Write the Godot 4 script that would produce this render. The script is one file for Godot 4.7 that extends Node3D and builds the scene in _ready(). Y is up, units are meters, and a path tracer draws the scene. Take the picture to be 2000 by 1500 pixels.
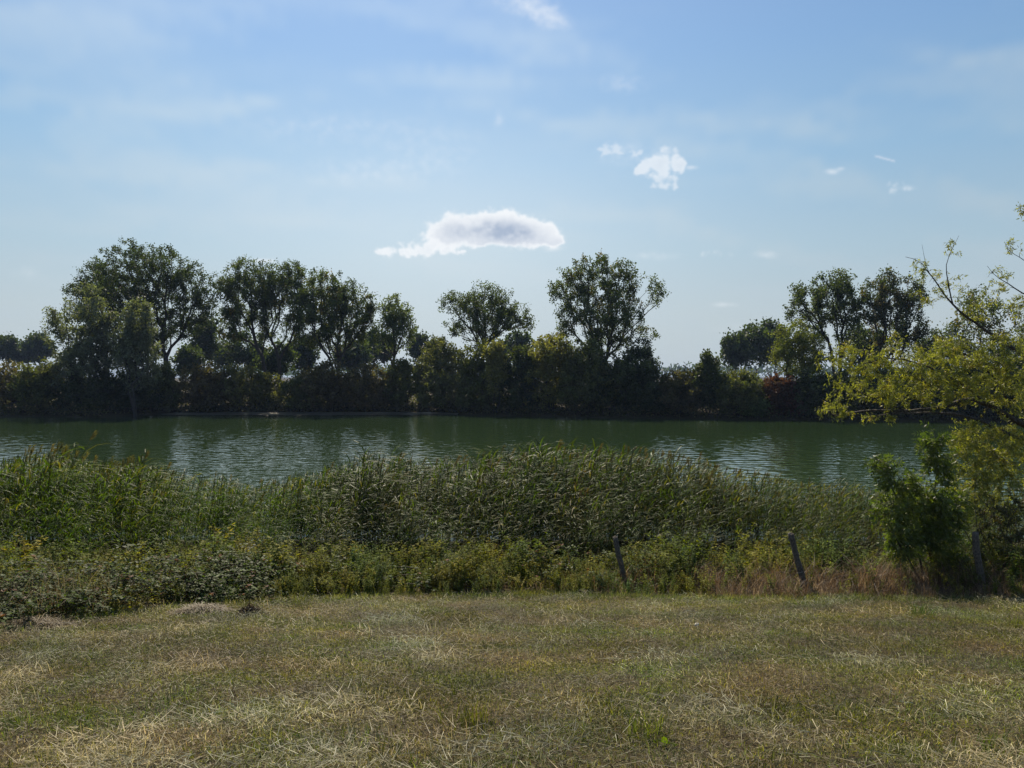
extends Node3D
# A lake seen from a grassy dyke: mown slope, nettles, reeds, water, far bank with shrubs and tall trees, sun ahead.
# Units are metres, y up, water level y = 0, eye 5 m above the water, looking along -z.

const EYE := 5.0
const F := 1511.0           # focal length of the photograph in its own pixels (2000 wide)
const HORIZON := 735.0      # row of the horizon in the photograph

var rng := RandomNumberGenerator.new()
var bumps := FastNoiseLite.new()
var patches := FastNoiseLite.new()
var wob := FastNoiseLite.new()
var used := {}
var M := {}


# ---------------------------------------------------------------- mesh helpers
class Acc:
	var v := PackedVector3Array()
	var c := PackedColorArray()
	var i := PackedInt32Array()

	func leaf(p: Vector3, d: Vector3, s: Vector3, col: Color) -> void:
		var n := v.size()
		var m := p + d * 0.42
		v.append(p); v.append(m + s); v.append(p + d); v.append(m - s)
		c.append(col); c.append(col); c.append(col); c.append(col)
		i.append(n); i.append(n + 1); i.append(n + 2); i.append(n); i.append(n + 2); i.append(n + 3)

	func ribbon(pts: PackedVector3Array, side: Vector3, widths: PackedFloat32Array, col: Color, tip: Color) -> void:
		var n := v.size()
		var last := pts.size() - 1
		for k in pts.size():
			var cc := col.lerp(tip, float(k) / last)
			v.append(pts[k] + side * widths[k]); c.append(cc)
			v.append(pts[k] - side * widths[k]); c.append(cc)
		for k in last:
			var a := n + k * 2
			i.append(a); i.append(a + 1); i.append(a + 2)
			i.append(a + 1); i.append(a + 3); i.append(a + 2)

	func tube(a: Vector3, b: Vector3, ra: float, rb: float, sides: int, col: Color) -> void:
		var d := b - a
		if d.length() < 1e-5:
			return
		d = d.normalized()
		var x := d.cross(Vector3(0.31, 0.17, 0.93)).normalized()
		var y := d.cross(x)
		var n := v.size()
		for k in sides:
			var t := TAU * k / sides
			var o := x * cos(t) + y * sin(t)
			v.append(a + o * ra); v.append(b + o * rb)
			c.append(col); c.append(col)
		for k in sides:
			var p := n + k * 2
			var q := n + ((k + 1) % sides) * 2
			i.append(p); i.append(p + 1); i.append(q)
			i.append(q); i.append(p + 1); i.append(q + 1)

	func mesh(mat: Material) -> ArrayMesh:
		var arr := []
		arr.resize(Mesh.ARRAY_MAX)
		arr[Mesh.ARRAY_VERTEX] = v
		arr[Mesh.ARRAY_COLOR] = c
		arr[Mesh.ARRAY_INDEX] = i
		var m := ArrayMesh.new()
		m.add_surface_from_arrays(Mesh.PRIMITIVE_TRIANGLES, arr)
		m.surface_set_material(0, mat)
		return m


func numbered(called: String) -> String:
	var n: int = used.get(called, 0)
	used[called] = n + 1
	return called if n == 0 else "%s_%03d" % [called, n]


func tag(o: Node, label: String, category: String, group := "", kind := "") -> void:
	o.set_meta("label", label)
	o.set_meta("category", category)
	if group:
		o.set_meta("group", group)
	if kind:
		o.set_meta("kind", kind)


func thing(called: String, label: String, category: String, where: Vector3, group := "") -> Node3D:
	var o := Node3D.new()
	o.name = numbered(called)
	add_child(o)
	o.position = where
	tag(o, label, category, group)
	return o


func part(called: String, mesh: Mesh, parent: Node) -> MeshInstance3D:
	var o := MeshInstance3D.new()
	o.name = called if parent != self else numbered(called)
	o.mesh = mesh
	parent.add_child(o, true)
	return o


func many(called: String, mesh: Mesh, places: Array, tints: PackedColorArray, parent: Node) -> MultiMeshInstance3D:
	var mm := MultiMesh.new()
	mm.transform_format = MultiMesh.TRANSFORM_3D
	mm.use_colors = true
	mm.mesh = mesh
	mm.instance_count = places.size()
	for k in places.size():
		mm.set_instance_transform(k, places[k])
		mm.set_instance_color(k, tints[k])
	var o := MultiMeshInstance3D.new()
	o.name = called
	o.multimesh = mm
	o.set_meta("kind", "stuff")
	parent.add_child(o, true)
	return o


func at(px: float, py: float, d: float) -> Vector3:
	return Vector3((px - 1000.0) * d / F, EYE + (HORIZON - py) * d / F, -d)


func unit() -> Vector3:
	var a := rng.randf() * TAU
	var z := rng.randf() * 2.0 - 1.0
	var r := sqrt(1.0 - z * z)
	return Vector3(r * cos(a), z, r * sin(a))


func blob() -> Vector3:      # a rough gaussian
	return Vector3(rng.randf() + rng.randf() + rng.randf() - 1.5, rng.randf() + rng.randf() + rng.randf() - 1.5, rng.randf() + rng.randf() + rng.randf() - 1.5) * 1.15


func shade(c: Color, by: float) -> Color:
	return Color(c.r * by, c.g * by, c.b * by)


func along(list: Array, x: float) -> float:
	if x <= list[0][0]:
		return list[0][1]
	for k in range(1, list.size()):
		if x <= list[k][0]:
			var t: float = (x - list[k - 1][0]) / (list[k][0] - list[k - 1][0])
			return lerpf(list[k - 1][1], list[k][1], t)
	return list[-1][1]


# ---------------------------------------------------------------- the lie of the land
const SHORE := [[-400, 120], [-120, 104], [-63, 96], [-50, 94], [-46, 102], [-34, 104], [-10, 103], [0, 97], [18, 91], [34, 87], [45, 85], [60, 82], [120, 78], [400, 70]]
const EDGE := [[-12, 8.2], [-6.7, 10.1], [-5.6, 11.6], [-4.6, 12.6], [-3.4, 13.4], [0, 13.8], [3.7, 13.4], [9, 13.1], [14, 12.9]]


func shore(x: float) -> float:
	return along(SHORE, x) + wob.get_noise_2d(x * 2.0, 7.0) * 1.6


func edge(x: float) -> float:
	return along(EDGE, x) + wob.get_noise_2d(x * 9.0, 50.0) * 0.5


func ground_y(x: float, d: float) -> float:
	var s := d - shore(x)
	if s > -8.0:
		if s < 0.0:
			return lerpf(-1.2, -0.02, (s + 8.0) / 8.0)
		return minf(s * 0.24, 1.0) - 0.02 + clampf((s - 4.0) / 30.0, 0.0, 1.0) * 0.4
	var y := 0.0
	if d < -3.0:
		y = 3.6
	elif d < 14.0:
		y = 3.4 - 0.17 * d
		if d < 0.0:
			y = lerpf(3.4, 3.6, -d / 3.0)
	elif d < 24.0:
		y = lerpf(1.02, -0.05, (d - 14.0) / 10.0)
	else:
		y = maxf(-0.05 - (d - 24.0) * 0.14, -1.2)
	if d < 24.0:
		y += bumps.get_noise_2d(x * 14.0, d * 14.0) * 0.05 + bumps.get_noise_2d(x * 50.0, d * 50.0) * 0.02
	return y


# ---------------------------------------------------------------- materials
func leaf_material(called: String, rough: float, through: Color, spec := 0.5) -> StandardMaterial3D:
	var m := StandardMaterial3D.new()
	m.resource_name = called
	m.vertex_color_use_as_albedo = true
	m.roughness = rough
	m.metallic_specular = spec
	m.cull_mode = BaseMaterial3D.CULL_DISABLED
	m.backlight_enabled = true
	m.backlight = through
	return m


func noise_texture(sz: int, freq: float, octaves: int, ramp: Array, sd: int) -> ImageTexture:
	var n := FastNoiseLite.new()
	n.seed = sd
	n.frequency = freq
	n.fractal_octaves = octaves
	var g := n.get_seamless_image(sz, sz)
	var im := Image.create(sz, sz, false, Image.FORMAT_RGB8)
	var gr := Gradient.new()
	gr.offsets = PackedFloat32Array(ramp.map(func(r): return r[0]))
	gr.colors = PackedColorArray(ramp.map(func(r): return r[1]))
	var lut := []
	for k in 256:
		lut.append(gr.sample(k / 255.0))
	var raw := g.get_data()
	for y in sz:
		for x in sz:
			im.set_pixel(x, y, lut[raw[y * sz + x]])
	return ImageTexture.create_from_image(im)


func make_materials() -> void:
	M.leaf = leaf_material("tree leaf", 0.6, Color(0.95, 1.0, 0.55), 0.35)
	M.willow = leaf_material("willow leaf", 0.5, Color(0.97, 1.0, 0.5), 0.4)
	M.ash = leaf_material("ash leaf", 0.5, Color(0.9, 1.0, 0.45), 0.4)
	M.reed = leaf_material("reed leaf", 0.5, Color(0.95, 1.0, 0.45), 0.24)
	M.herb = leaf_material("herb leaf", 0.65, Color(1.0, 1.0, 0.42), 0.18)
	M.bramble = leaf_material("bramble leaf", 0.58, Color(0.92, 1.0, 0.5), 0.3)
	M.grass = leaf_material("grass blade", 0.6, Color(0.97, 1.0, 0.55), 0.35)
	M.straw = leaf_material("dry blade", 0.55, Color(1.0, 0.98, 0.85), 0.4)
	var bark := StandardMaterial3D.new()
	bark.resource_name = "bark"
	bark.vertex_color_use_as_albedo = true
	bark.roughness = 0.85
	bark.uv1_triplanar = true
	bark.uv1_scale = Vector3(1.2, 0.5, 1.2)
	bark.albedo_texture = noise_texture(256, 0.05, 4, [[0.2, Color(0.45, 0.42, 0.4)], [0.8, Color(1, 0.97, 0.92)]], 4)
	bark.heightmap_enabled = true
	bark.heightmap_texture = bark.albedo_texture
	bark.heightmap_scale = 3.0
	M.bark = bark
	var wood := bark.duplicate()
	wood.resource_name = "weathered wood"
	wood.uv1_scale = Vector3(7, 1.2, 7)
	M.wood = wood
	var soil := StandardMaterial3D.new()
	soil.resource_name = "soil and thatch"
	soil.roughness = 0.95
	soil.metallic_specular = 0.25
	soil.uv1_triplanar = true
	soil.uv1_world_triplanar = true
	soil.uv1_scale = Vector3(0.7, 0.7, 0.7)
	soil.albedo_texture = noise_texture(512, 0.03, 5, [[0.25, Color(0.13, 0.105, 0.075)], [0.5, Color(0.22, 0.19, 0.115)], [0.75, Color(0.3, 0.27, 0.15)]], 9)
	M.soil = soil
	var mud := StandardMaterial3D.new()
	mud.resource_name = "wet mud"
	mud.roughness = 0.3
	mud.uv1_triplanar = true
	mud.uv1_world_triplanar = true
	mud.uv1_scale = Vector3(0.4, 0.4, 0.4)
	mud.albedo_texture = noise_texture(256, 0.04, 4, [[0.2, Color(0.22, 0.2, 0.17)], [0.8, Color(0.4, 0.37, 0.31)]], 12)
	mud.heightmap_enabled = true
	mud.heightmap_texture = mud.albedo_texture
	mud.heightmap_scale = 6.0
	M.mud = mud
	var n := FastNoiseLite.new()
	n.seed = 31
	n.noise_type = FastNoiseLite.TYPE_SIMPLEX_SMOOTH
	n.frequency = 0.018
	n.fractal_octaves = 3
	n.fractal_gain = 0.36
	var im := n.get_seamless_image(1024, 1024)
	im.convert(Image.FORMAT_RGBA8)
	im.bump_map_to_normal_map(5.5)
	var water := StandardMaterial3D.new()
	water.resource_name = "green lake water"
	water.albedo_color = Color(0.022, 0.041, 0.013).linear_to_srgb()
	water.roughness = 0.05
	water.metallic_specular = 0.75
	water.normal_enabled = true
	water.normal_texture = ImageTexture.create_from_image(im)
	water.normal_scale = 0.3
	M.water = water


# ---------------------------------------------------------------- sky
const SUN_AZ := -0.20
const SUN_EL := 0.82


func sun_dir() -> Vector3:
	return Vector3(sin(SUN_AZ) * cos(SUN_EL), sin(SUN_EL), -cos(SUN_AZ) * cos(SUN_EL))


func srgb(r: float, g: float, b: float) -> Color:
	return Color(r / 255.0, g / 255.0, b / 255.0).srgb_to_linear()


func make_sky() -> PanoramaSkyMaterial:
	var w := 4096
	var h := 2048
	var ramp := Gradient.new()
	ramp.offsets = PackedFloat32Array([0.0, 0.05, 0.10, 0.17, 0.25, 0.33, 0.55, 1.0])
	ramp.colors = PackedColorArray([srgb(218, 229, 233), srgb(210, 227, 235), srgb(191, 220, 238), srgb(162, 204, 239), srgb(137, 182, 231), srgb(120, 162, 217), srgb(98, 138, 198), srgb(82, 120, 182)])
	var veil := FastNoiseLite.new()
	veil.seed = 5
	veil.frequency = 1.0
	veil.fractal_octaves = 4
	veil.domain_warp_enabled = true
	veil.domain_warp_amplitude = 0.6
	veil.domain_warp_frequency = 0.8
	var sun := sun_dir()
	var lw := 512
	var lh := 256
	var low := Image.create(lw, lh, false, Image.FORMAT_RGBAF)
	for y in lh:
		var el := PI * (0.5 - (y + 0.5) / lh)
		for x in lw:
			var az := TAU * ((x + 0.5) / lw - 0.5)
			var dir := Vector3(sin(az) * cos(el), sin(el), -cos(az) * cos(el))
			var c := ramp.sample(clampf(el / (PI * 0.5), 0.0, 1.0))
			var ang := acos(clampf(dir.dot(sun), -1.0, 1.0))
			var side := 0.66 + 0.34 * exp(-ang * ang / 0.45)
			side *= 0.70
			c = Color(c.r * side, c.g * side, c.b * side)
			var glow := 0.3 * exp(-ang / 0.16) + 0.09 * exp(-ang * ang / 0.3)
			c = Color(c.r + glow, c.g + glow * 0.98, c.b + glow * 0.92)
			if el > 0.0:
				var s := 1.0 / (dir.y + 0.16)
				var q := veil.get_noise_2d(dir.x * s * 0.9 - dir.z * s * 0.5, dir.z * s * 2.2 + dir.x * s * 0.5) * 0.5 + 0.5
				q = smoothstep(0.4, 0.9, q) * 0.45
				c = c.lerp(Color(0.64 * side + glow, 0.77 * side + glow, 0.86 * side + glow), q)
			var mist := 0.13 * exp(-pow((az + 0.09) / 0.3, 2.0) - pow((el - 0.19) / 0.13, 2.0))     # thin high haze under the sun
			c = c.lerp(Color(0.62, 0.66, 0.68), mist * 2.2)
			low.set_pixel(x, y, Color(c.r, c.g, c.b, 1.0))
	low.resize(w, h, Image.INTERPOLATE_CUBIC)
	# fair-weather clouds: [x, y, half width, half height, weight] by the photograph's pixels
	# fair-weather clouds by the photograph's pixels: heaps [x0, x1, flat base y, top profile, puff size, strength]
	var heaps := [
		[842, 1098, 478, [[838, 448], [852, 424], [880, 402], [910, 416], [940, 412], [985, 402], [1015, 412], [1050, 430], [1078, 438], [1098, 462]], 18.0, 1.0, 230],
		[736, 905, 499, [[736, 486], [760, 474], [800, 470], [840, 466], [880, 474], [905, 490]], 12.0, 0.85, 110],
		[1246, 1332, 338, [[1246, 318], [1262, 300], [1280, 298], [1305, 278], [1318, 284], [1332, 316]], 13.0, 0.66, 60],
		[1266, 1328, 368, [[1266, 340], [1290, 322], [1310, 330], [1328, 356]], 9.0, 0.5, 34],
		[1172, 1250, 304, [[1166, 292], [1190, 272], [1215, 282], [1256, 298]], 11.0, 0.45, 46],
		[1730, 1776, 374, [[1730, 352], [1750, 346], [1776, 364]], 8.0, 0.5, 16],
		[1372, 1412, 500, [[1372, 492], [1392, 478], [1412, 482]], 7.0, 0.42, 14],
	]
	var circles := []
	var cr := RandomNumberGenerator.new()
	cr.seed = 5
	for hp in heaps:
		for k in hp[6]:
			var cx := cr.randf_range(hp[0], hp[1])
			var top := along(hp[3], cx)
			var r: float = hp[4] * cr.randf_range(0.45, 1.25) * clampf((hp[2] - top) / 40.0, 0.45, 1.0)
			var cy := lerpf(top + r * 0.8, hp[2] - r * 0.6, cr.randf())
			if k % 3 == 0:
				cy = hp[2] - r * cr.randf_range(0.6, 0.9)
			circles.append([cx, cy, r, hp[5] * cr.randf_range(0.8, 1.0)])
	var wisps := [
		[1290, 320, 70, 50, 0.16], [1210, 300, 60, 30, 0.2], [970, 450, 170, 50, 0.14], [1350, 328, 12, 4, 0.4], [1625, 337, 18, 7, 0.45], [1640, 330, 8, 4, 0.35], [1770, 368, 18, 6, 0.4],
		[1495, 498, 26, 9, 0.34], [1428, 498, 8, 6, 0.25], [512, 510, 30, 5, 0.5], [975, 232, 12, 18, 0.25], [1415, 595, 34, 6, 0.3], [1280, 500, 60, 10, 0.25], [1080, 484, 22, 8, 0.4],
		[1015, 8, 60, 22, 0.34], [1060, 30, 40, 20, 0.36], [1090, 50, 36, 16, 0.3], [1215, 165, 60, 24, 0.24], [60, 535, 50, 24, 0.18], [1420, 640, 60, 14, 0.16], [640, 250, 220, 40, 0.2], [700, 340, 160, 34, 0.2], [860, 300, 120, 50, 0.16],
	]
	var fl := FastNoiseLite.new()
	fl.seed = 77
	fl.frequency = 1.0
	fl.fractal_octaves = 4
	fl.fractal_gain = 0.55
	var cells := {}
	for c in circles:
		var reach: float = c[2] * 1.5
		for gy in range(int((c[1] - reach) / 32.0), int((c[1] + reach) / 32.0) + 1):
			for gx in range(int((c[0] - reach) / 32.0), int((c[0] + reach) / 32.0) + 1):
				var key := gy * 100 + gx
				if not cells.has(key):
					cells[key] = []
				cells[key].append(c)
	for y in range(int(h * 0.5 - 0.52 / PI * h), int(h * 0.5)):
		var el := PI * (0.5 - (y + 0.5) / h)
		for x in range(int(w * 0.395), int(w * 0.605)):
			var az := TAU * ((x + 0.5) / w - 0.5)
			var px := 1000.0 + F * tan(az)
			var py := HORIZON - F * tan(el) / cos(az)
			var thin := 0.0
			for p in wisps:
				var dy: float = (py - p[1]) / p[3]
				if absf(dy) < 2.0:
					var dx: float = (px - p[0]) / p[2]
					thin += p[4] * exp(-(dx * dx + dy * dy))
			if py < 0.0 or py > 800.0 or px < 0.0:
				continue
			var list: Array = cells.get(int(py / 32.0) * 100 + int(px / 32.0), [])
			if thin < 0.02 and list.is_empty():
				continue
			var n1 := fl.get_noise_2d(px * 0.03, py * 0.036)
			var n2 := fl.get_noise_2d(px * 0.07 + 40.0, py * 0.085)
			var qx := px + n1 * 10.0 + n2 * 2.5
			var qy := py + n2 * 4.0 - n1 * 7.0
			var body := 0.0
			var lift := 0.0
			var strength := 0.0
			for c in list:
				var dx: float = (qx - c[0]) / c[2]
				var dy: float = (qy - c[1]) / c[2]
				var r2 := dx * dx + dy * dy
				if r2 < 2.0:
					var wgt := (1.0 - r2 * 0.5) * (1.0 - r2 * 0.5)
					body += wgt
					lift -= dy * wgt
					strength = maxf(strength, c[3])
			var a := smoothstep(0.0, 2.8, body + n2 * 0.7 + n1 * 0.9) * strength
			a = maxf(a, smoothstep(0.05, 0.75, thin + n1 * minf(thin, 0.25) * 0.7) * 0.7)
			if a <= 0.003:
				continue
			var turned := clampf(lift / maxf(body, 0.2), -1.0, 1.0)
			var gx := (px - 985.0) / 60.0
			var gy := (py - 452.0 - (px - 985.0) * 0.06) / 19.0
			var hx := (px - 890.0) / 34.0
			var hy := (py - 450.0) / 18.0
			var deep := exp(-gx * gx - gy * gy) * 0.95 + exp(-hx * hx - hy * hy) * 0.45
			var thick := (smoothstep(2.0, 9.0, body) * (0.22 - 0.3 * turned) + deep * (0.95 + n1 * 0.6 + n2 * 0.25)) * smoothstep(0.5, 3.0, body) * strength
			var base := low.get_pixel(x, y)
			var col := Color(0.62, 0.64, 0.66).lerp(Color(0.28, 0.335, 0.43), clampf(thick, 0.0, 1.0))
			low.set_pixel(x, y, Color(lerpf(base.r, col.r, a), lerpf(base.g, col.g, a), lerpf(base.b, col.b, a), 1.0))
	for k in 60:             # a short contrail
		var t := k / 59.0
		var az := atan((1708.0 + 37.0 * t - 1000.0) / F)
		var el := atan((HORIZON - 306.0 - 10.0 * t) / F * cos(az))
		var xx := int((az / TAU + 0.5) * w)
		var yy := int((0.5 - el / PI) * h)
		var b := low.get_pixel(xx, yy)
		low.set_pixel(xx, yy, b.lerp(Color(0.42, 0.48, 0.56), 0.35))
	var sky := PanoramaSkyMaterial.new()
	sky.panorama = ImageTexture.create_from_image(low)
	return sky


# ---------------------------------------------------------------- setting
func spread(from: float, to: float, first: float, grow: float, most: float) -> PackedFloat32Array:
	var out := PackedFloat32Array()
	var p := from
	var s := first
	while p < to:
		out.append(p)
		p += s
		s = minf(s * grow, most)
	out.append(to)
	return out


func sheet(xs: PackedFloat32Array, ds: PackedFloat32Array, is_water: bool, mat: Material) -> ArrayMesh:
	var st := SurfaceTool.new()
	st.begin(Mesh.PRIMITIVE_TRIANGLES)
	st.set_smooth_group(0)
	var turn := 0.18
	for d in ds:
		for x in xs:
			if is_water:
				st.set_uv(Vector2((x * cos(turn) + d * sin(turn)) / 27.0, (d * cos(turn) - x * sin(turn)) / 18.0))
			st.add_vertex(Vector3(x, 0.0 if is_water else ground_y(x, d), -d))
	var w := xs.size()
	for j in ds.size() - 1:
		for k in w - 1:
			var a := j * w + k
			for q in [a, a + w, a + 1, a + 1, a + w, a + w + 1]:
				st.add_index(q)
	st.generate_normals()
	if is_water:
		st.generate_tangents()
	var m := st.commit()
	m.surface_set_material(0, mat)
	return m


func build_setting() -> void:
	var xs := PackedFloat32Array()
	var right := spread(0.0, 2600.0, 0.25, 1.0, 0.25).slice(0, 57)
	right.append_array(spread(14.5, 2600.0, 0.6, 1.06, 300.0))
	for k in range(right.size() - 1, 0, -1):
		xs.append(-right[k])
	xs.append_array(right)
	var ds := spread(-60.0, 0.0, 6.0, 1.0, 6.0)
	ds.append_array(spread(0.4, 26.0, 0.25, 1.0, 0.25))
	ds.append_array(spread(27.0, 75.0, 4.0, 1.0, 4.0))
	ds.append_array(spread(76.0, 130.0, 0.8, 1.0, 0.8))
	ds.append_array(spread(132.0, 3200.0, 4.0, 1.25, 400.0))
	var g := part("ground", sheet(xs, ds, false, M.soil), self)
	tag(g, "brown earth of the grassy dyke slope and the far lake bank", "ground", "", "structure")
	var wx := spread(-420.0, 420.0, 12.0, 1.0, 12.0)
	var wd := spread(21.0, 135.0, 3.0, 1.0, 3.0)
	var w := part("water", sheet(wx, wd, true, M.water), self)
	tag(w, "rippled dark green lake water between the reeds and the far bank", "water", "", "structure")
	# the strip of wet mud along the far shore
	var st := SurfaceTool.new()
	st.begin(Mesh.PRIMITIVE_TRIANGLES)
	st.set_smooth_group(0)
	var n := 120
	for k in n + 1:
		var x := lerpf(-46.0, -7.0, float(k) / n)
		var s := shore(x)
		var wide := 3.6 * sin(PI * clampf(float(k) / n * 0.94 + 0.05, 0.0, 1.0)) + wob.get_noise_2d(x * 8.0, 3.0)
		for j in 5:
			var t := j / 4.0
			st.add_vertex(Vector3(x, 0.02 + 0.16 * sqrt(t) + wob.get_noise_2d(x * 20.0, t * 30.0) * 0.03 * t, -(s - 1.0 - wide + (wide + 2.0) * t)))
	for k in n:
		for j in 4:
			var a := k * 5 + j
			for q in [a, a + 1, a + 5, a + 5, a + 1, a + 6]:
				st.add_index(q)
	st.generate_normals()
	var mud := st.commit()
	mud.surface_set_material(0, M.mud)
	tag(part("mud_bank", mud, self), "thin strip of shining wet mud at the foot of the far shrubs", "shore", "", "structure")


# ---------------------------------------------------------------- trees and shrubs
# spec: foot (pixel column of the base), d (distance), lobes [px, py, half width, half height] in photograph pixels
func tree(called: String, label: String, category: String, group: String, d: float, foot: float, lobes: Array, o: Dictionary) -> Node3D:
	var bx: float = (foot - 1000.0) * d / F
	var base := Vector3(bx, ground_y(bx, d) - 0.05, -d)
	var root := thing(called, label, category, base, group)
	var count: int = o.get("n", 220)
	var per: int = o.get("per", 50)
	var size: float = o.get("size", 0.215)
	var rc: float = o.get("rc", 0.66)
	var slim: float = o.get("slim", 0.44)
	var droop: float = o.get("droop", 0.0)
	var cols: Array = o.get("cols", [Color(0.05, 0.068, 0.028), Color(0.075, 0.09, 0.035)])
	var accent: Array = o.get("accent", [])
	var fork: float = o.get("fork", 0.25)
	var stems: int = o.get("stems", 1)
	var low: float = o.get("low", 0.3)
	var deep: float = o.get("deep", 0.8)
	var tip: float = o.get("tip", 0.010)
	var wood_col: Color = o.get("wood", Color(0.062, 0.054, 0.045))
	var k2 := d / F
	var cs := []
	var rs := []
	var ws := PackedFloat32Array()
	var total := 0.0
	var top := 1.0
	var mid := Vector3.ZERO
	for l in lobes:
		var c := at(l[0], l[1], d) - base
		c.z += rng.randf_range(-0.35, 0.35) * l[2] * k2
		var r := Vector3(l[2] * k2, l[3] * k2, l[2] * k2 * deep)
		cs.append(c)
		rs.append(r)
		total += pow(r.x * r.y * r.z, 0.8)
		ws.append(total)
		top = maxf(top, c.y + r.y)
		mid += c / lobes.size()
	var clumps := []
	var tries := 0
	while clumps.size() < count and tries < count * 8:
		tries += 1
		var pick := rng.randf() * total
		var q := 0
		while ws[q] < pick:
			q += 1
		var p: Vector3 = cs[q] + rs[q] * unit() * pow(rng.randf(), 0.42)
		if p.y < low:
			continue
		if bumps.get_noise_3d(p.x * 9.0 + bx, p.y * 9.0, p.z * 9.0) < o.get("gap", -0.12):
			continue
		clumps.append(p)
	# skeleton: stems first, then every clump joins the nearest fitting point of what has grown so far
	var P := PackedVector3Array()
	var par := PackedInt32Array()
	var len := PackedFloat32Array()
	var limb := PackedInt32Array()
	var stem := PackedInt32Array()
	for s in stems:
		var a := TAU * (s + rng.randf() * 0.5) / stems
		var foot_at := Vector3(cos(a), 0, sin(a)) * (0.0 if stems == 1 else 0.12 + 0.05 * stems)
		var goal := Vector3(mid.x * o.get("lean", 0.35), top * fork, mid.z * 0.3) + Vector3(cos(a), 0, sin(a)) * (0.0 if stems == 1 else top * 0.09)
		if o.has("fork_at"):
			goal = at(o.fork_at[0], o.fork_at[1], d) - base + Vector3(cos(a), 0, sin(a)) * (0.0 if stems == 1 else top * 0.03)
		for k in 6:
			var t := k / 5.0
			var p := foot_at.lerp(goal, t) + Vector3(sin(t * 3.0 + s), 0, cos(t * 2.3 + s)) * 0.02 * top * t * (1.0 - t)
			if k > 0:
				par.append(P.size() - 1)
			else:
				par.append(-1)
			len.append(t * goal.length())
			limb.append(-1)
			stem.append(s)
			P.append(p)
	var heart: Vector3 = P[P.size() - 1]
	clumps.sort_custom(func(a, b): return a.distance_squared_to(heart) < b.distance_squared_to(heart))
	var ends := PackedInt32Array()
	var hug: float = o.get("hug", 0.45)
	for c in clumps:
		var best := 0
		var cost := 1e9
		for k in P.size():
			var e: Vector3 = c - P[k]
			var dd := e.length() + hug * len[k] + maxf(0.0, -e.y) * 0.9
			if dd < cost:
				cost = dd
				best = k
		var from := P[best]
		var span: Vector3 = c - from
		var dist := span.length()
		var before := (from - P[par[best]]).normalized() if par[best] >= 0 else Vector3.UP
		var ctrl := from + (before * 0.55 + Vector3.UP * 0.25) * dist * 0.42 + span * 0.2
		var steps := clampi(int(dist / (top * 0.06)), 1, 6)
		var prev := best
		for s in range(1, steps + 1):
			var t := float(s) / steps
			var p: Vector3 = from * (1 - t) * (1 - t) + ctrl * 2.0 * t * (1 - t) + c * t * t
			limb.append(limb[prev] if limb[prev] >= 0 else P.size())
			par.append(prev)
			stem.append(stem[prev])
			len.append(len[prev] + dist / steps)
			P.append(p)
			prev = P.size() - 1
		ends.append(prev)
	var R := PackedFloat32Array()
	R.resize(P.size())
	for e in ends:
		R[e] += pow(tip, 2.3)
	for k in range(P.size() - 1, -1, -1):
		R[k] = maxf(R[k], pow(tip, 2.3))
		if par[k] >= 0:
			R[par[k]] += R[k]
	for k in P.size():
		R[k] = pow(R[k], 1.0 / 2.3) * o.get("girth", 1.8)
	# the thickest limbs are parts, the rest of the wood belongs to the trunk
	var order := []
	for k in P.size():
		if limb[k] == k:
			order.append([R[k], k])
	order.sort_custom(func(a, b): return a[0] > b[0])
	var accs := {}
	for k in mini(o.get("limbs", 6), order.size()):
		accs[order[k][1]] = Acc.new()
	var boles := []
	for k in stems:
		boles.append(Acc.new())
	for k in P.size():
		if par[k] < 0:
			continue
		var a: Acc = accs.get(limb[k], boles[stem[k]])
		var ra := minf(R[par[k]], R[k] * 1.35)
		if par[k] == 0 or limb[k] < 0:
			ra = R[par[k]] * (1.35 if P[par[k]].y < 0.2 else 1.0)
		a.tube(P[par[k]], P[k], ra, R[k], 7 if R[k] > 0.08 else 5 if R[k] > 0.03 else 3, shade(wood_col, rng.randf_range(0.85, 1.15)))
	for b in boles:
		part("trunk" if stems < 4 else "stem", b.mesh(M.bark), root)
	for a in accs.values():
		if a.v.size():
			part("limb", a.mesh(M.bark), root)
	var lv := Acc.new()
	for k in clumps.size():
		var c: Vector3 = clumps[k]
		var axis := (c - P[par[ends[k]]]).normalized()
		var tint: Color = cols[0].lerp(cols[1], rng.randf())
		if accent and rng.randf() < accent[1]:
			tint = tint.lerp(accent[0], rng.randf_range(0.4, 1.0))
		tint = shade(tint, rng.randf_range(0.8, 1.2))
		var r := rc * rng.randf_range(0.7, 1.25)
		for j in per:
			var g := blob()
			g += axis * axis.dot(g) * 0.5
			var p := c + g * r * 0.62
			if p.y < 0.02:
				continue
			var dir := (unit() + axis * 0.5 + Vector3(0, -droop, 0)).normalized()
			var sz := size * rng.randf_range(0.65, 1.3)
			var sd := dir.cross(unit()).normalized() * sz * slim
			lv.leaf(p, dir * sz, sd, shade(tint, rng.randf_range(0.75, 1.3)))
	part(o.get("crown", "crown"), lv.mesh(o.get("mat", M.leaf)), root)
	return root


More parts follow.
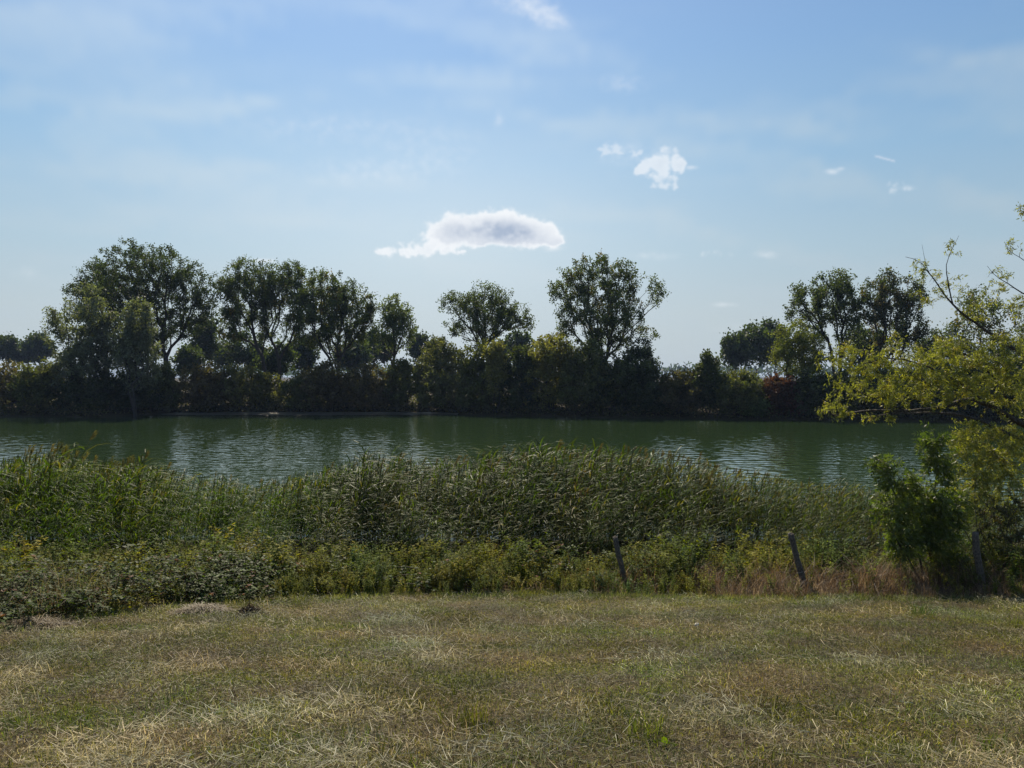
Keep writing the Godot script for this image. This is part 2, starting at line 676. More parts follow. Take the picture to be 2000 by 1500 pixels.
func far_trees() -> void:
	var G := "tall poplars on the far bank"
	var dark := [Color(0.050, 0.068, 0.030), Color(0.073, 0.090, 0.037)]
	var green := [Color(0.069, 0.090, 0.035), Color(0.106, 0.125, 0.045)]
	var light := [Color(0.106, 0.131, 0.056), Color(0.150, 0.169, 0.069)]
	var silver := [Color(0.13, 0.14, 0.095), Color(0.2, 0.21, 0.15)]
	var amber := Color(0.213, 0.138, 0.037)
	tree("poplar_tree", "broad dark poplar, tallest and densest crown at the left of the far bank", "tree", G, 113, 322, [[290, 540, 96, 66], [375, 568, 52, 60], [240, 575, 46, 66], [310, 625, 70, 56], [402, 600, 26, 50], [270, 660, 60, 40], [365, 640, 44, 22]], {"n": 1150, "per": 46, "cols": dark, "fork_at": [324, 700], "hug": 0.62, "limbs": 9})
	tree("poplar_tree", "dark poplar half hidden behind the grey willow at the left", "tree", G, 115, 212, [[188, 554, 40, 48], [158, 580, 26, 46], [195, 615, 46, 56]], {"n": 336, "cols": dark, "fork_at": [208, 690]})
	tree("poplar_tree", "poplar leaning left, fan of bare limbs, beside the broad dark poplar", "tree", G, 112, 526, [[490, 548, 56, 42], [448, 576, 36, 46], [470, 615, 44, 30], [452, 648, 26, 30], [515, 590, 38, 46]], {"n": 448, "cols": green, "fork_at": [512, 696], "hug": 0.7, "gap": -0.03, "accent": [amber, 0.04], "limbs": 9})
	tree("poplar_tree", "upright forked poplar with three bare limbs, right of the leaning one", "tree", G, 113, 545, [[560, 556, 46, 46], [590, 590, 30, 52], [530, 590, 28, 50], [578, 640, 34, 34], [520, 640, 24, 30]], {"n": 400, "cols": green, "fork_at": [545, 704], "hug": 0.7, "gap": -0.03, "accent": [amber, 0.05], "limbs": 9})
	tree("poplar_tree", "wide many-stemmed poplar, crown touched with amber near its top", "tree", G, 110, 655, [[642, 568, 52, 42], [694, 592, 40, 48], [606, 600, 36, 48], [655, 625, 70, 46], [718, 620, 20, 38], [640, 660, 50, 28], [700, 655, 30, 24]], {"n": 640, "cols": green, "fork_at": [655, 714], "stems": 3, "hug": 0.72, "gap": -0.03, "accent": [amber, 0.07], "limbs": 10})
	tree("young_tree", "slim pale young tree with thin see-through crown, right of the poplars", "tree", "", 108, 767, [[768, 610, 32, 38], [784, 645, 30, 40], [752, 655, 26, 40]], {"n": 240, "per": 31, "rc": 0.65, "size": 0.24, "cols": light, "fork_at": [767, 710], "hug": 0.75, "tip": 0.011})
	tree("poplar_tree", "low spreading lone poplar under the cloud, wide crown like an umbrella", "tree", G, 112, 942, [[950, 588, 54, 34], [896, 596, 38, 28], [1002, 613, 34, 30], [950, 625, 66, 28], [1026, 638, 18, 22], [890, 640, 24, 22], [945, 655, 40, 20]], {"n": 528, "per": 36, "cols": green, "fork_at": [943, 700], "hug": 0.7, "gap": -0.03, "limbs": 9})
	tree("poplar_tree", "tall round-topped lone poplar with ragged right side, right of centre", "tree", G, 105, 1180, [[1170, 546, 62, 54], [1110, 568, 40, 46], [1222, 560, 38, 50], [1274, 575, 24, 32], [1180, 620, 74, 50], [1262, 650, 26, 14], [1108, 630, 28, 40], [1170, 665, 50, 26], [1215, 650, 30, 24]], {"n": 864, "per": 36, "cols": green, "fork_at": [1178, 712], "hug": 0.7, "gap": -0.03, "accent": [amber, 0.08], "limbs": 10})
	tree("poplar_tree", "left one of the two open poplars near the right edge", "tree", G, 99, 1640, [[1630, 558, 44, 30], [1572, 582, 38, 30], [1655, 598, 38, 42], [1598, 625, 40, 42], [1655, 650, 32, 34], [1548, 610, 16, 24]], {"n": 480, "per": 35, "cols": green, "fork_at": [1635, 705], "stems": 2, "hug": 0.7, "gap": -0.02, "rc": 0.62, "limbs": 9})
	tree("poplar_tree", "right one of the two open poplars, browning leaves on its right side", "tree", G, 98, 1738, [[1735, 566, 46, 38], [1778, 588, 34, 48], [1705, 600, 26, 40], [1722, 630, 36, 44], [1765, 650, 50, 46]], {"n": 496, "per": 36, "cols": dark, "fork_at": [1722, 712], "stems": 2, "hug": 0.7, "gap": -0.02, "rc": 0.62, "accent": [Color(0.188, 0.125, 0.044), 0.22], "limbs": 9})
	tree("willow_tree", "tall grey-green willow at the waterside, left of the dark poplars", "tree", "", 98, 168, [[178, 610, 42, 56], [165, 690, 56, 66], [112, 640, 22, 46], [210, 660, 30, 60], [135, 720, 46, 50]], {"n": 480, "per": 42, "cols": silver, "slim": 0.22, "size": 0.36, "droop": 0.5, "fork": 0.22, "stems": 4})
	tree("willow_tree", "smaller grey-green willow with twin stems beside the tall one", "tree", "", 97, 268, [[272, 632, 32, 46], [245, 665, 24, 44], [268, 705, 44, 60]], {"n": 336, "per": 42, "cols": silver, "slim": 0.22, "size": 0.34, "droop": 0.5, "fork": 0.3, "stems": 2})
	tree("weeping_tree", "yellow-green tree with hanging sprays before the open poplars", "tree", "", 93, 1558, [[1550, 660, 42, 34], [1528, 688, 24, 38], [1592, 690, 36, 34], [1560, 715, 40, 22]], {"n": 230, "per": 46, "cols": [Color(0.125, 0.144, 0.037), Color(0.188, 0.188, 0.050)], "droop": 0.8, "fork": 0.4, "stems": 2})
	tree("alder_tree", "small dark rounded tree at the foot of the round-topped poplar", "tree", "", 101, 1246, [[1246, 688, 28, 30], [1262, 715, 24, 26]], {"n": 120, "per": 46, "cols": dark})
	tree("alder_tree", "bushy green tree standing behind the bare willow limbs at the right", "tree", "", 88, 1915, [[1905, 610, 46, 44], [1955, 640, 40, 48], [1872, 655, 42, 40], [1930, 690, 70, 40], [2030, 660, 50, 60]], {"n": 300, "per": 46, "rc": 0.8, "cols": [Color(0.075, 0.100, 0.037), Color(0.119, 0.125, 0.044)], "accent": [amber, 0.1], "stems": 2})
	# the belt of trees farther off
	var B := "dark trees far behind the lake"
	var belt := [
		[235, 12, [[12, 678, 18, 20]], "round far tree at the extreme left edge"],
		[240, 48, [[46, 690, 20, 16]], "low far tree, second from the left edge"],
		[238, 78, [[78, 680, 24, 24]], "far tree left of the tall grey willow"],
		[170, 395, [[395, 668, 26, 32], [410, 640, 18, 18]], "far tree seen under the arch right of the broad poplar"],
		[200, 432, [[432, 690, 24, 24]], "low bluish far tree between the broad and the leaning poplar"],
		[160, 478, [[478, 680, 34, 34], [500, 700, 28, 22]], "dark far tree behind the trunk of the leaning poplar"],
		[135, 548, [[548, 700, 26, 30], [525, 712, 24, 22]], "dark tree close behind the trunk of the upright forked poplar"],
		[150, 362, [[362, 705, 26, 24]], "low far tree just right of the broad poplar's trunk"],
		[165, 592, [[590, 690, 30, 34]], "dark far tree between the forked and the many-stemmed poplar"],
		[175, 690, [[690, 695, 34, 28]], "far tree behind the right side of the many-stemmed poplar"],
		[190, 735, [[738, 680, 34, 30]], "far tree just left of the slim pale tree"],
		[200, 820, [[818, 678, 20, 26], [842, 690, 22, 20]], "dark far tree between the slim pale tree and the lone spreading poplar"],
		[190, 1010, [[1012, 672, 28, 26], [985, 690, 28, 20]], "dark far tree right of the spreading poplar"],
		[170, 1436, [[1436, 684, 34, 34]], "left of three dark rounded far trees"],
		[172, 1476, [[1476, 676, 36, 42]], "middle of three dark rounded far trees"],
		[178, 1514, [[1514, 666, 26, 42]], "right and tallest of three dark rounded far trees"],
		[130, 1690, [[1690, 680, 46, 44]], "green far tree filling the gap between the open poplars"],
		[125, 1835, [[1830, 690, 40, 40]], "dark far tree behind the willow spray at the right"],
	]
	for b in belt:
		var e: float = b[0] / 112.0
		tree("far_tree", b[3], "tree", B, b[0], b[1], b[2], {"n": 90, "per": 46, "rc": 0.9 * e, "size": 0.36 * e, "cols": dark, "fork": 0.25, "limbs": 2, "gap": -0.3, "girth": 1.6})
	# a wooded rise on the horizon
	var wood := Acc.new()
	for k in 5200:
		var x := rng.randf_range(-420.0, 560.0)
		var d := rng.randf_range(900.0, 1010.0)
		var tall := 15.0 + bumps.get_noise_2d(x * 1.6, 3.0) * 9.0 + bumps.get_noise_2d(x * 8.0, 9.0) * 4.0
		var p := Vector3(x, 1.2 + tall * sqrt(rng.randf()), -d)
		wood.leaf(p, unit() * 5.0, unit() * 2.2, shade(Color(0.056, 0.075, 0.037), rng.randf_range(0.7, 1.3)))
	tag(part("distant_woods", wood.mesh(M.leaf), self), "hazy low line of woods on the horizon", "woods", "", "stuff")


func far_shrubs() -> void:
	var brown := [Color(0.108, 0.087, 0.045), Color(0.152, 0.121, 0.057)]
	var olive := [Color(0.100, 0.112, 0.042), Color(0.140, 0.137, 0.051)]
	var yellow := [Color(0.165, 0.158, 0.051), Color(0.229, 0.203, 0.070)]
	var dark := [Color(0.048, 0.060, 0.029), Color(0.086, 0.098, 0.042)]
	var red := [Color(0.106, 0.040, 0.031), Color(0.088, 0.055, 0.035)]
	var rows := [
		["hawthorn_shrub", 18, [[15, 755, 40, 46]], brown, "reddish brown shrub at the far left edge of the far bank"],
		["hawthorn_shrub", 75, [[75, 755, 40, 40], [88, 735, 24, 26]], olive, "olive shrub between the left edge shrub and the tall grey willow"],
		["hawthorn_shrub", 175, [[150, 775, 60, 40], [205, 768, 60, 44]], dark, "dark shrub at the foot of the tall grey willow"],
		["hawthorn_shrub", 262, [[262, 768, 46, 42]], dark, "dark shrub at the foot of the twin-stemmed willow"],
		["hawthorn_shrub", 322, [[318, 748, 24, 40], [325, 780, 26, 28]], olive, "narrow olive shrub standing right of the twin-stemmed willow"],
		["hawthorn_shrub", 402, [[395, 755, 54, 46], [430, 770, 44, 40]], brown, "brownish rounded shrub under the broad dark poplar"],
		["hawthorn_shrub", 492, [[480, 752, 50, 42], [520, 765, 38, 40]], [Color(0.127, 0.127, 0.044), Color(0.190, 0.165, 0.057)], "rounded shrub with yellowish top under the leaning poplar"],
		["hawthorn_shrub", 592, [[592, 768, 44, 38]], olive, "low olive shrub right of the yellow-topped one"],
		["hawthorn_shrub", 645, [[640, 752, 50, 48], [672, 770, 40, 40]], brown, "tall brown shrub below the many-stemmed poplar"],
		["hawthorn_shrub", 728, [[725, 760, 46, 46]], brown, "brown shrub below and left of the slim pale tree"],
		["hawthorn_shrub", 788, [[788, 756, 46, 48], [790, 715, 28, 20]], olive, "olive shrub below the slim pale tree"],
		["sallow_bush", 866, [[862, 705, 46, 50], [868, 760, 60, 50]], [Color(0.108, 0.114, 0.054), Color(0.165, 0.158, 0.070)], "tall greyish bush left of the spreading poplar's trunk"],
		["sallow_bush", 930, [[926, 712, 36, 46], [934, 765, 46, 46]], olive, "tall olive bush beneath the spreading poplar"],
		["sallow_bush", 965, [[965, 692, 20, 24], [972, 735, 20, 34]], yellow, "small bright yellowish bush right of the spreading poplar's trunk"],
		["sallow_bush", 1016, [[1018, 720, 34, 46], [1015, 770, 46, 44]], dark, "dark bush between the two lone poplars"],
		["sallow_bush", 1075, [[1078, 690, 44, 42], [1072, 745, 60, 60]], yellow, "big yellow-topped bush left of the round-topped poplar"],
		["sallow_bush", 1142, [[1138, 700, 44, 36], [1142, 755, 58, 56]], olive, "tall olive bush against the trunk of the round-topped poplar"],
		["sallow_bush", 1205, [[1205, 735, 56, 44], [1205, 775, 64, 42]], dark, "massive dark bush in front of the round-topped poplar"],
		["hawthorn_shrub", 1268, [[1262, 750, 44, 42], [1275, 785, 44, 30]], dark, "dark shrub at the right foot of the round-topped poplar"],
		["hawthorn_shrub", 1328, [[1328, 766, 46, 44]], [Color(0.086, 0.079, 0.040), Color(0.114, 0.095, 0.044)], "brown-tipped shrub in the open gap under bare sky"],
		["hawthorn_shrub", 1385, [[1382, 712, 20, 20], [1385, 755, 34, 46]], dark, "taller pointed dark shrub right of the open gap"],
		["hawthorn_shrub", 1440, [[1440, 768, 50, 42]], olive, "low olive shrub before the three dark rounded trees"],
		["hawthorn_shrub", 1472, [[1470, 795, 26, 20]], [Color(0.101, 0.127, 0.051), Color(0.127, 0.152, 0.063)], "small pale green shrub at the water left of the red shrub"],
		["hawthorn_shrub", 1524, [[1518, 762, 38, 26], [1535, 790, 40, 26]], red, "dull red autumn shrub near the water at the right"],
		["hawthorn_shrub", 1590, [[1588, 765, 52, 40], [1590, 795, 50, 26]], dark, "dark shrub right of the red one"],
		["hawthorn_shrub", 1662, [[1660, 768, 52, 44]], olive, "shrub on the far bank behind the tip of the willow spray"],
		["hawthorn_shrub", 1740, [[1738, 770, 52, 46]], dark, "far bank shrub hidden behind the middle of the willow spray"],
		["hawthorn_shrub", 1820, [[1818, 768, 56, 52]], dark, "far bank shrub hidden behind the thick willow limb"],
		["hawthorn_shrub", 1905, [[1905, 765, 60, 56]], dark, "far bank shrub behind the yellow willow foliage at the right edge"],
		["hawthorn_shrub", 1985, [[1990, 765, 60, 60]], dark, "far bank shrub at the extreme right edge"],
	]
	for r in rows:
		var lobes: Array = r[2]
		var wide := 0.0
		var area := 0.0
		for l in lobes:
			wide = maxf(wide, l[2])
			area += l[2] * l[3]
		var sx: float = (r[1] - 1000.0) * 100.0 / F
		var d := shore(sx) + wide * 100.0 / F * 0.75 + 0.6
		d = shore((r[1] - 1000.0) * d / F) + wide * d / F * 0.75 + 0.6
		tree(r[0], r[4], "shrub", "shrubs along the far bank", d, r[1], lobes, {"n": int(80 + area * 0.045), "per": 52, "rc": 0.65, "size": 0.29, "slim": 0.4, "cols": r[3], "fork": 0.22, "stems": 4, "limbs": 0, "gap": -0.42, "low": 0.1, "deep": 0.95, "tip": 0.008, "crown": "foliage"})


func far_undergrowth() -> void:
	var a := Acc.new()
	for k in 36000:
		var x := rng.randf_range(-96.0, 96.0)
		var s := rng.randf()
		var d := shore(x) + 0.6 + s * s * 16.0
		var tall := 1.1 + wob.get_noise_2d(x * 6.0, d * 6.0) * 0.9
		var c := Color(0.062, 0.069, 0.033).lerp(Color(0.125, 0.106, 0.050), rng.randf())
		var dir := unit()
		a.leaf(Vector3(x, ground_y(x, d) + tall * rng.randf(), -d), dir * rng.randf_range(0.2, 0.42), dir.cross(unit()).normalized() * 0.1, shade(c, rng.randf_range(0.7, 1.3)))
	tag(part("undergrowth", a.mesh(M.leaf), self), "low dark weeds and scrub covering the ground of the far bank", "undergrowth", "", "stuff")


# ---------------------------------------------------------------- the near bank
func arc(p: Vector3, dir: Vector3, length: float, bend: Vector3, n: int) -> PackedVector3Array:
	var out := PackedVector3Array()
	var q := p
	var d := dir.normalized()
	for k in n + 1:
		out.append(q)
		q += d * (length / n)
		d = (d + bend / n).normalized()
	return out


func flat_dir(a: float, up: float) -> Vector3:
	return Vector3(cos(a) * cos(up), sin(up), sin(a) * cos(up))


func reed_mesh(plume: bool) -> ArrayMesh:       # one unit tall, bent by a wind from the left
	var a := Acc.new()
	var green := Color(0.064, 0.094, 0.026)
	var stem := arc(Vector3.ZERO, Vector3(rng.randf_range(-0.05, 0.1), 1, rng.randf_range(-0.08, 0.08)), 1.0, Vector3(rng.randf_range(0.1, 0.4), -0.05, rng.randf_range(-0.15, 0.15)), 5)
	for k in 5:
		a.tube(stem[k], stem[k + 1], 0.0028, 0.0024, 3, Color(0.11, 0.105, 0.05))
	var leaves := rng.randi_range(8, 11)
	for k in leaves:
		var t := lerpf(0.22, 0.97, (k + rng.randf() * 0.6) / leaves)
		var seg := mini(int(t * 5.0), 4)
		var p := stem[seg].lerp(stem[seg + 1], t * 5.0 - seg)
		var az := rng.randf_range(-1.5, 1.5) if rng.randf() < 0.75 else rng.randf() * TAU
		var d := flat_dir(az, rng.randf_range(0.45, 1.1))
		var long := rng.randf_range(0.18, 0.42) * (1.0 if t < 0.85 else 0.7)
		var pts := arc(p, d, long, Vector3(rng.randf_range(0.1, 0.7), rng.randf_range(-2.2, -0.7), rng.randf_range(-0.3, 0.3)), 4)
		var w := rng.randf_range(0.0045, 0.008)
		var col := shade(green, rng.randf_range(0.75, 1.35))
		if rng.randf() < 0.12:
			col = Color(0.14, 0.12, 0.05)
		a.ribbon(pts, d.cross(Vector3.UP).normalized().rotated(d, rng.randf_range(-0.5, 0.5)), PackedFloat32Array([w * 0.6, w, w * 0.85, w * 0.5, 0.0003]), col, col.lerp(Color(0.12, 0.115, 0.045), 0.35))
	if plume:
		var top := stem[5]
		var up := (stem[5] - stem[4]).normalized()
		for k in 34:
			var t := rng.randf()
			var p := top + up * (t * 0.08 - 0.03)
			var d := (up + Vector3(rng.randf_range(-0.2, 0.75), rng.randf_range(-0.1, 0.3), rng.randf_range(-0.45, 0.45))).normalized()
			var pts := arc(p, d, rng.randf_range(0.03, 0.06), Vector3(0.9, -0.8, 0), 2)
			var col := shade(Color(0.12, 0.088, 0.078), rng.randf_range(0.7, 1.5))
			a.ribbon(pts, d.cross(Vector3(0, 0, 1)).normalized(), PackedFloat32Array([0.0012, 0.0018, 0.0003]), col, col)
	return a.mesh(M.reed)


const REED_TOP := [[-200, 880], [0, 902], [80, 884], [150, 908], [250, 908], [330, 928], [400, 938], [480, 952], [560, 936], [640, 914], [700, 894], [760, 904], [820, 914], [880, 906], [950, 888], [1050, 880], [1150, 883], [1220, 892], [1300, 904], [1400, 928], [1500, 942], [1600, 952], [1750, 956], [2300, 950]]


func reeds() -> void:
	var beds := [
		["long-leaved green reeds at the left, leaning plumes over the water", -16.0, -5.6],
		["tall dark reed clump in the middle, highest against the water", -5.6, 3.4],
		["lower reeds at the right with brown plumes at the water's edge", 3.4, 13.5],
	]
	for b in beds:
		var root := thing("reed_bed", b[0], "reeds", Vector3(0, 0, 0))
		root.set_meta("kind", "stuff")
		var kinds := []
		for k in 6:
			kinds.append([[], PackedColorArray(), reed_mesh(k >= 4)])
		var n := int((b[2] - b[1]) * 7.6 * 38.0)
		for k in n:
			var x := rng.randf_range(b[1], b[2])
			var front := 16.9 + wob.get_noise_2d(x * 7.0, 90.0) * 1.3
			if x < -5.0:
				front -= clampf((-5.0 - x) * 0.25, 0.0, 1.2)
			var d := front + (24.4 - front) * pow(rng.randf(), 0.85)
			var px := 1000.0 + x * F / d
			var rise := clampf((d - front) / 3.0, 0.0, 1.0)
			var top: float = EYE + (HORIZON - along(REED_TOP, px)) * 23.0 / F
			var thin := wob.get_noise_2d(x * 13.0 + 80.0, d * 13.0)
			if thin < -0.06 and rng.randf() < 0.85 and d < 19.5:
				continue
			var clump := 1.0 + wob.get_noise_2d(x * 16.0, d * 16.0) * 0.4
			var tall: float = (top + 0.15 - maxf(ground_y(x, d), -0.2)) * lerpf(0.62, 1.0, rise) * rng.randf_range(0.74, 1.05) * clump
			if d > 22.0:
				tall = minf(tall, top + 0.1)
			tall = maxf(tall, 0.8)
			var plumed := rng.randf() < (0.3 if d > 22.4 and (x < -12.0 or (x > 3.2 and x < 7.5)) else 0.05)
			var which := rng.randi_range(4, 5) if plumed else rng.randi_range(0, 3)
			var wide := tall * rng.randf_range(0.85, 1.1)
			var t := Transform3D(Basis(Vector3.UP, rng.randf_range(-1.0, 1.0)) * Basis(Vector3(0, 0, 1), rng.randf_range(-0.2, 0.08)) * Basis.from_scale(Vector3(wide, tall, wide)), Vector3(x, ground_y(x, d) - 0.02, -d))
			kinds[which][0].append(t)
			var f := patches.get_noise_2d(x * 9.0, d * 9.0)
			var tint := Color(1.0 + f * 0.4, 1.0 + f * 0.1, 0.9)
			if x < -5.0:
				tint = Color(1.1 + f * 0.5, 1.18 + f * 0.2, 0.8)
			kinds[which][1].append(shade(tint, rng.randf_range(0.65, 1.35) * (1.0 + wob.get_noise_2d(x * 15.0 + 400.0, d * 15.0) * 0.5)))
		for k in kinds.size():
			many("reed_plumes" if k >= 4 else "reed_stems", kinds[k][2], kinds[k][0], kinds[k][1], root)


func nettle_mesh(kind: int) -> ArrayMesh:      # about one unit tall
	var a := Acc.new()
	var green: Color = [Color(0.14, 0.17, 0.03), Color(0.19, 0.2, 0.036), Color(0.11, 0.145, 0.03)][kind % 3]
	for s in rng.randi_range(2, 3):
		var foot := Vector3(rng.randf_range(-0.1, 0.1), 0, rng.randf_range(-0.1, 0.1))
		var tall := rng.randf_range(0.7, 1.0)
		var stem := arc(foot, Vector3(rng.randf_range(-0.15, 0.2), 1, rng.randf_range(-0.15, 0.15)), tall, Vector3(rng.randf_range(-0.1, 0.25), 0, 0), 4)
		for k in 4:
			a.tube(stem[k], stem[k + 1], 0.005, 0.004, 3, Color(0.09, 0.085, 0.04))
		var pairs := 13
		for k in pairs:
			var t := lerpf(0.15, 1.0, (k + 0.5) / pairs)
			var seg := mini(int(t * 4.0), 3)
			var p := stem[seg].lerp(stem[seg + 1], t * 4.0 - seg)
			for q in 3:
				var az := k * 1.57 + q * 2.1 + rng.randf_range(-0.4, 0.4)
				var d := flat_dir(az, rng.randf_range(-0.7, 0.45))
				var sz := lerpf(0.115, 0.045, t * t) * rng.randf_range(0.7, 1.25)
				a.leaf(p, d * sz, d.cross(Vector3.UP).normalized().rotated(d, rng.randf_range(-0.5, 0.5)) * sz * 0.3, shade(green, rng.randf_range(0.7, 1.4)))
		if kind >= 4:     # seed head
			for q in 22:
				var p := stem[4] + Vector3(rng.randf_range(-0.03, 0.03), rng.randf_range(-0.15, 0.06), rng.randf_range(-0.03, 0.03))
				a.leaf(p, unit() * 0.035, unit() * 0.01, shade(Color(0.1, 0.085, 0.04), rng.randf_range(0.7, 1.4)))
	return a.mesh(M.herb)


func weed_mesh(kind: int) -> ArrayMesh:      # a branching weed with narrow leaves, about one unit tall
	var a := Acc.new()
	var green: Color = [Color(0.15, 0.18, 0.045), Color(0.12, 0.14, 0.055), Color(0.19, 0.19, 0.05)][kind]
	var stem := arc(Vector3.ZERO, Vector3(rng.randf_range(-0.2, 0.2), 1, rng.randf_range(-0.2, 0.2)), 0.75, Vector3(rng.randf_range(-0.1, 0.4), 0, 0), 4)
	var shoots := [stem]
	for k in 4:
		a.tube(stem[k], stem[k + 1], 0.006, 0.005, 3, Color(0.1, 0.08, 0.045))
	for k in 6:
		var p := stem[2 + k % 3]
		var sh := arc(p, flat_dir(k * 1.1 + rng.randf(), rng.randf_range(0.7, 1.2)), rng.randf_range(0.25, 0.5), Vector3(0, 0.5, 0), 4)
		shoots.append(sh)
		for q in 4:
			a.tube(sh[q], sh[q + 1], 0.004, 0.003, 3, Color(0.1, 0.085, 0.045))
	for sh in shoots:
		for k in 20:
			var t := rng.randf_range(0.15, 1.0) * 3.99
			var p: Vector3 = sh[int(t)].lerp(sh[int(t) + 1], t - int(t))
			var d := flat_dir(rng.randf() * TAU, rng.randf_range(-0.5, 0.7))
			var sz := rng.randf_range(0.05, 0.11)
			a.leaf(p, d * sz, d.cross(Vector3.UP).normalized().rotated(d, rng.randf_range(-0.7, 0.7)) * sz * (0.14 if kind < 2 else 0.24), shade(green, rng.randf_range(0.6, 1.5)))
	return a.mesh(M.herb)


func nettles() -> void:
	var root := thing("nettle_patch", "band of green nettles and weeds between the mown grass and the reeds", "nettles", Vector3.ZERO)
	root.set_meta("kind", "stuff")
	var kinds := []
	for k in 5:
		kinds.append([[], PackedColorArray(), nettle_mesh(k)])
	for k in 3:
		kinds.append([[], PackedColorArray(), weed_mesh(k)])
	kinds.append([[], PackedColorArray(), tuft_mesh(26, 0.14, 0.7, 0.35, 0.004, Color(0.1, 0.125, 0.03), Color(0.2, 0.18, 0.07), M.grass, 0.5)])
	for k in 4200:
		var x := rng.randf_range(-11.5, 12.5)
		var e := edge(x) + 0.25
		var d := e + (17.0 - e) * rng.randf()
		if d > 16.3 + wob.get_noise_2d(x * 7.0, 90.0) * 1.3:
			continue
		if x < -4.2 and d < 14.6 and rng.randf() < 0.6:
			continue
		if x > 3.6 and x < 8.2 and d < 15.4 and rng.randf() < 0.75:
			continue
		var deep := clampf((d - e) / 1.6, 0.0, 1.0)
		var tall := lerpf(0.36, 0.72, deep) * rng.randf_range(0.75, 1.15) * (1.0 + wob.get_noise_2d(x * 22.0, d * 22.0) * 0.6 + wob.get_noise_2d(x * 6.0, 400.0) * 0.4)
		var f := patches.get_noise_2d(x * 11.0 + 300.0, d * 11.0)
		var tint := Color(1.0 + f * 0.7, 1.0 + f * 0.35, 0.9)
		if rng.randf() < 0.012:
			tint = Color(1.5, 0.7, 0.7)
		elif rng.randf() < 0.05:
			tint = Color(1.5, 1.25, 0.7)
		var zone := wob.get_noise_2d(x * 10.0 + 900.0, d * 10.0)
		var q := rng.randi_range(0, 4)
		if zone > 0.14 and rng.randf() < 0.5 or rng.randf() < 0.08:
			q = rng.randi_range(5, 7)
			tall *= rng.randf_range(0.85, 1.25)
		elif rng.randf() < 0.16:
			q = 8
		kinds[q][0].append(Transform3D(Basis(Vector3.UP, rng.randf() * TAU) * Basis(Vector3(0, 0, 1), rng.randf_range(-0.3, 0.2)) * Basis.from_scale(Vector3(tall * 1.1, tall, tall * 1.1)), Vector3(x, ground_y(x, d) - 0.02, -d)))
		kinds[q][1].append(shade(tint, rng.randf_range(0.75, 1.25)))
	for k in kinds:
		many("nettle_stems", k[2], k[0], k[1], root)


func bramble_mesh(kind: int) -> ArrayMesh:
	var a := Acc.new()
	for s in 3:
		var az := rng.randf() * TAU
		var pts := arc(Vector3.ZERO, flat_dir(az, rng.randf_range(0.8, 1.3)), rng.randf_range(0.8, 1.2), Vector3(cos(az) * 0.8, -1.9, sin(az) * 0.8), 7)
		for k in 7:
			a.tube(pts[k], pts[k + 1], 0.0045, 0.004, 3, Color(0.08, 0.05, 0.035))
			for q in 2:
				var o := flat_dir(rng.randf() * TAU, rng.randf_range(0.1, 0.8))
				var hub := pts[k].lerp(pts[k + 1], rng.randf()) + o * 0.06
				var col := shade(Color(0.055, 0.078, 0.026).lerp(Color(0.13, 0.155, 0.035), rng.randf() * rng.randf()), rng.randf_range(0.6, 1.5))
				if kind == 2 and rng.randf() < 0.07:
					col = Color(0.15, 0.06, 0.025)
				for w in 3:
					var d := o.rotated(Vector3.UP, (w - 1) * 1.0)
					d.y = rng.randf_range(-0.7, 0.5)
					var sz := rng.randf_range(0.045, 0.08)
					a.leaf(hub, d.normalized() * sz, d.cross(Vector3.UP).normalized().rotated(d.normalized(), rng.randf_range(-0.4, 0.4)) * sz * 0.36, col)
	return a.mesh(M.bramble)


func brambles() -> void:
	var root := thing("bramble_thicket", "low dark bramble thicket with shining leaves at the left of the grass", "brambles", Vector3.ZERO)
	root.set_meta("kind", "stuff")
	var kinds := []
	for k in 3:
		kinds.append([[], PackedColorArray(), bramble_mesh(k)])
	for k in 760:
		var x := rng.randf_range(-11.5, 3.2)
		if x > -4.4 and rng.randf() < 0.95:
			continue
		var e := edge(x) + 0.35
		var d := e + rng.randf() * (3.0 if x < -3.6 else 1.6)
		var lift := maxf(0.0, sin(PI * clampf((d - e) / 4.0, 0.0, 1.0))) * (0.55 + wob.get_noise_2d(x * 12.0, 4.0) * 0.4) * rng.randf()
		var s := rng.randf_range(0.6, 1.1)
		var q := rng.randi_range(0, 2)
		kinds[q][0].append(Transform3D(Basis(Vector3.UP, rng.randf() * TAU) * Basis.from_scale(Vector3.ONE * s), Vector3(x, ground_y(x, d) + lift - 0.03, -d)))
		kinds[q][1].append(shade(Color(1, 1, 0.95), rng.randf_range(0.7, 1.3)))
	for k in kinds:
		many("bramble_canes", k[2], k[0], k[1], root)


func tuft_mesh(n: int, wide: float, tall: float, lean: float, width: float, col: Color, other: Color, mat: Material, spread_up := 0.2) -> ArrayMesh:
	var a := Acc.new()
	for k in n:
		var az := rng.randf() * TAU
		var r := sqrt(rng.randf()) * wide
		var p := Vector3(cos(az) * r, -0.008, sin(az) * r)
		var out := rng.randf() * TAU
		var up := clampf(PI * 0.5 - absf(rng.randfn(0.0, lean)), 0.03, PI * 0.5)
		var d := flat_dir(out, up)
		var long := tall * rng.randf_range(0.5, 1.3)
		var pts := arc(p, d, long, Vector3(cos(out) * 0.8, -rng.randf() * 1.3 * spread_up * 3.0, sin(out) * 0.8), 2)
		for q in 3:
			pts[q].y = maxf(pts[q].y, 0.002 + 0.003 * q)
		var c := shade(col.lerp(other, rng.randf()), rng.randf_range(0.5, 1.5))
		a.ribbon(pts, d.cross(Vector3.UP).normalized().rotated(d, rng.randf_range(-0.8, 0.8)), PackedFloat32Array([width, width * 0.8, width * 0.12]), c, c)
	return a.mesh(mat)


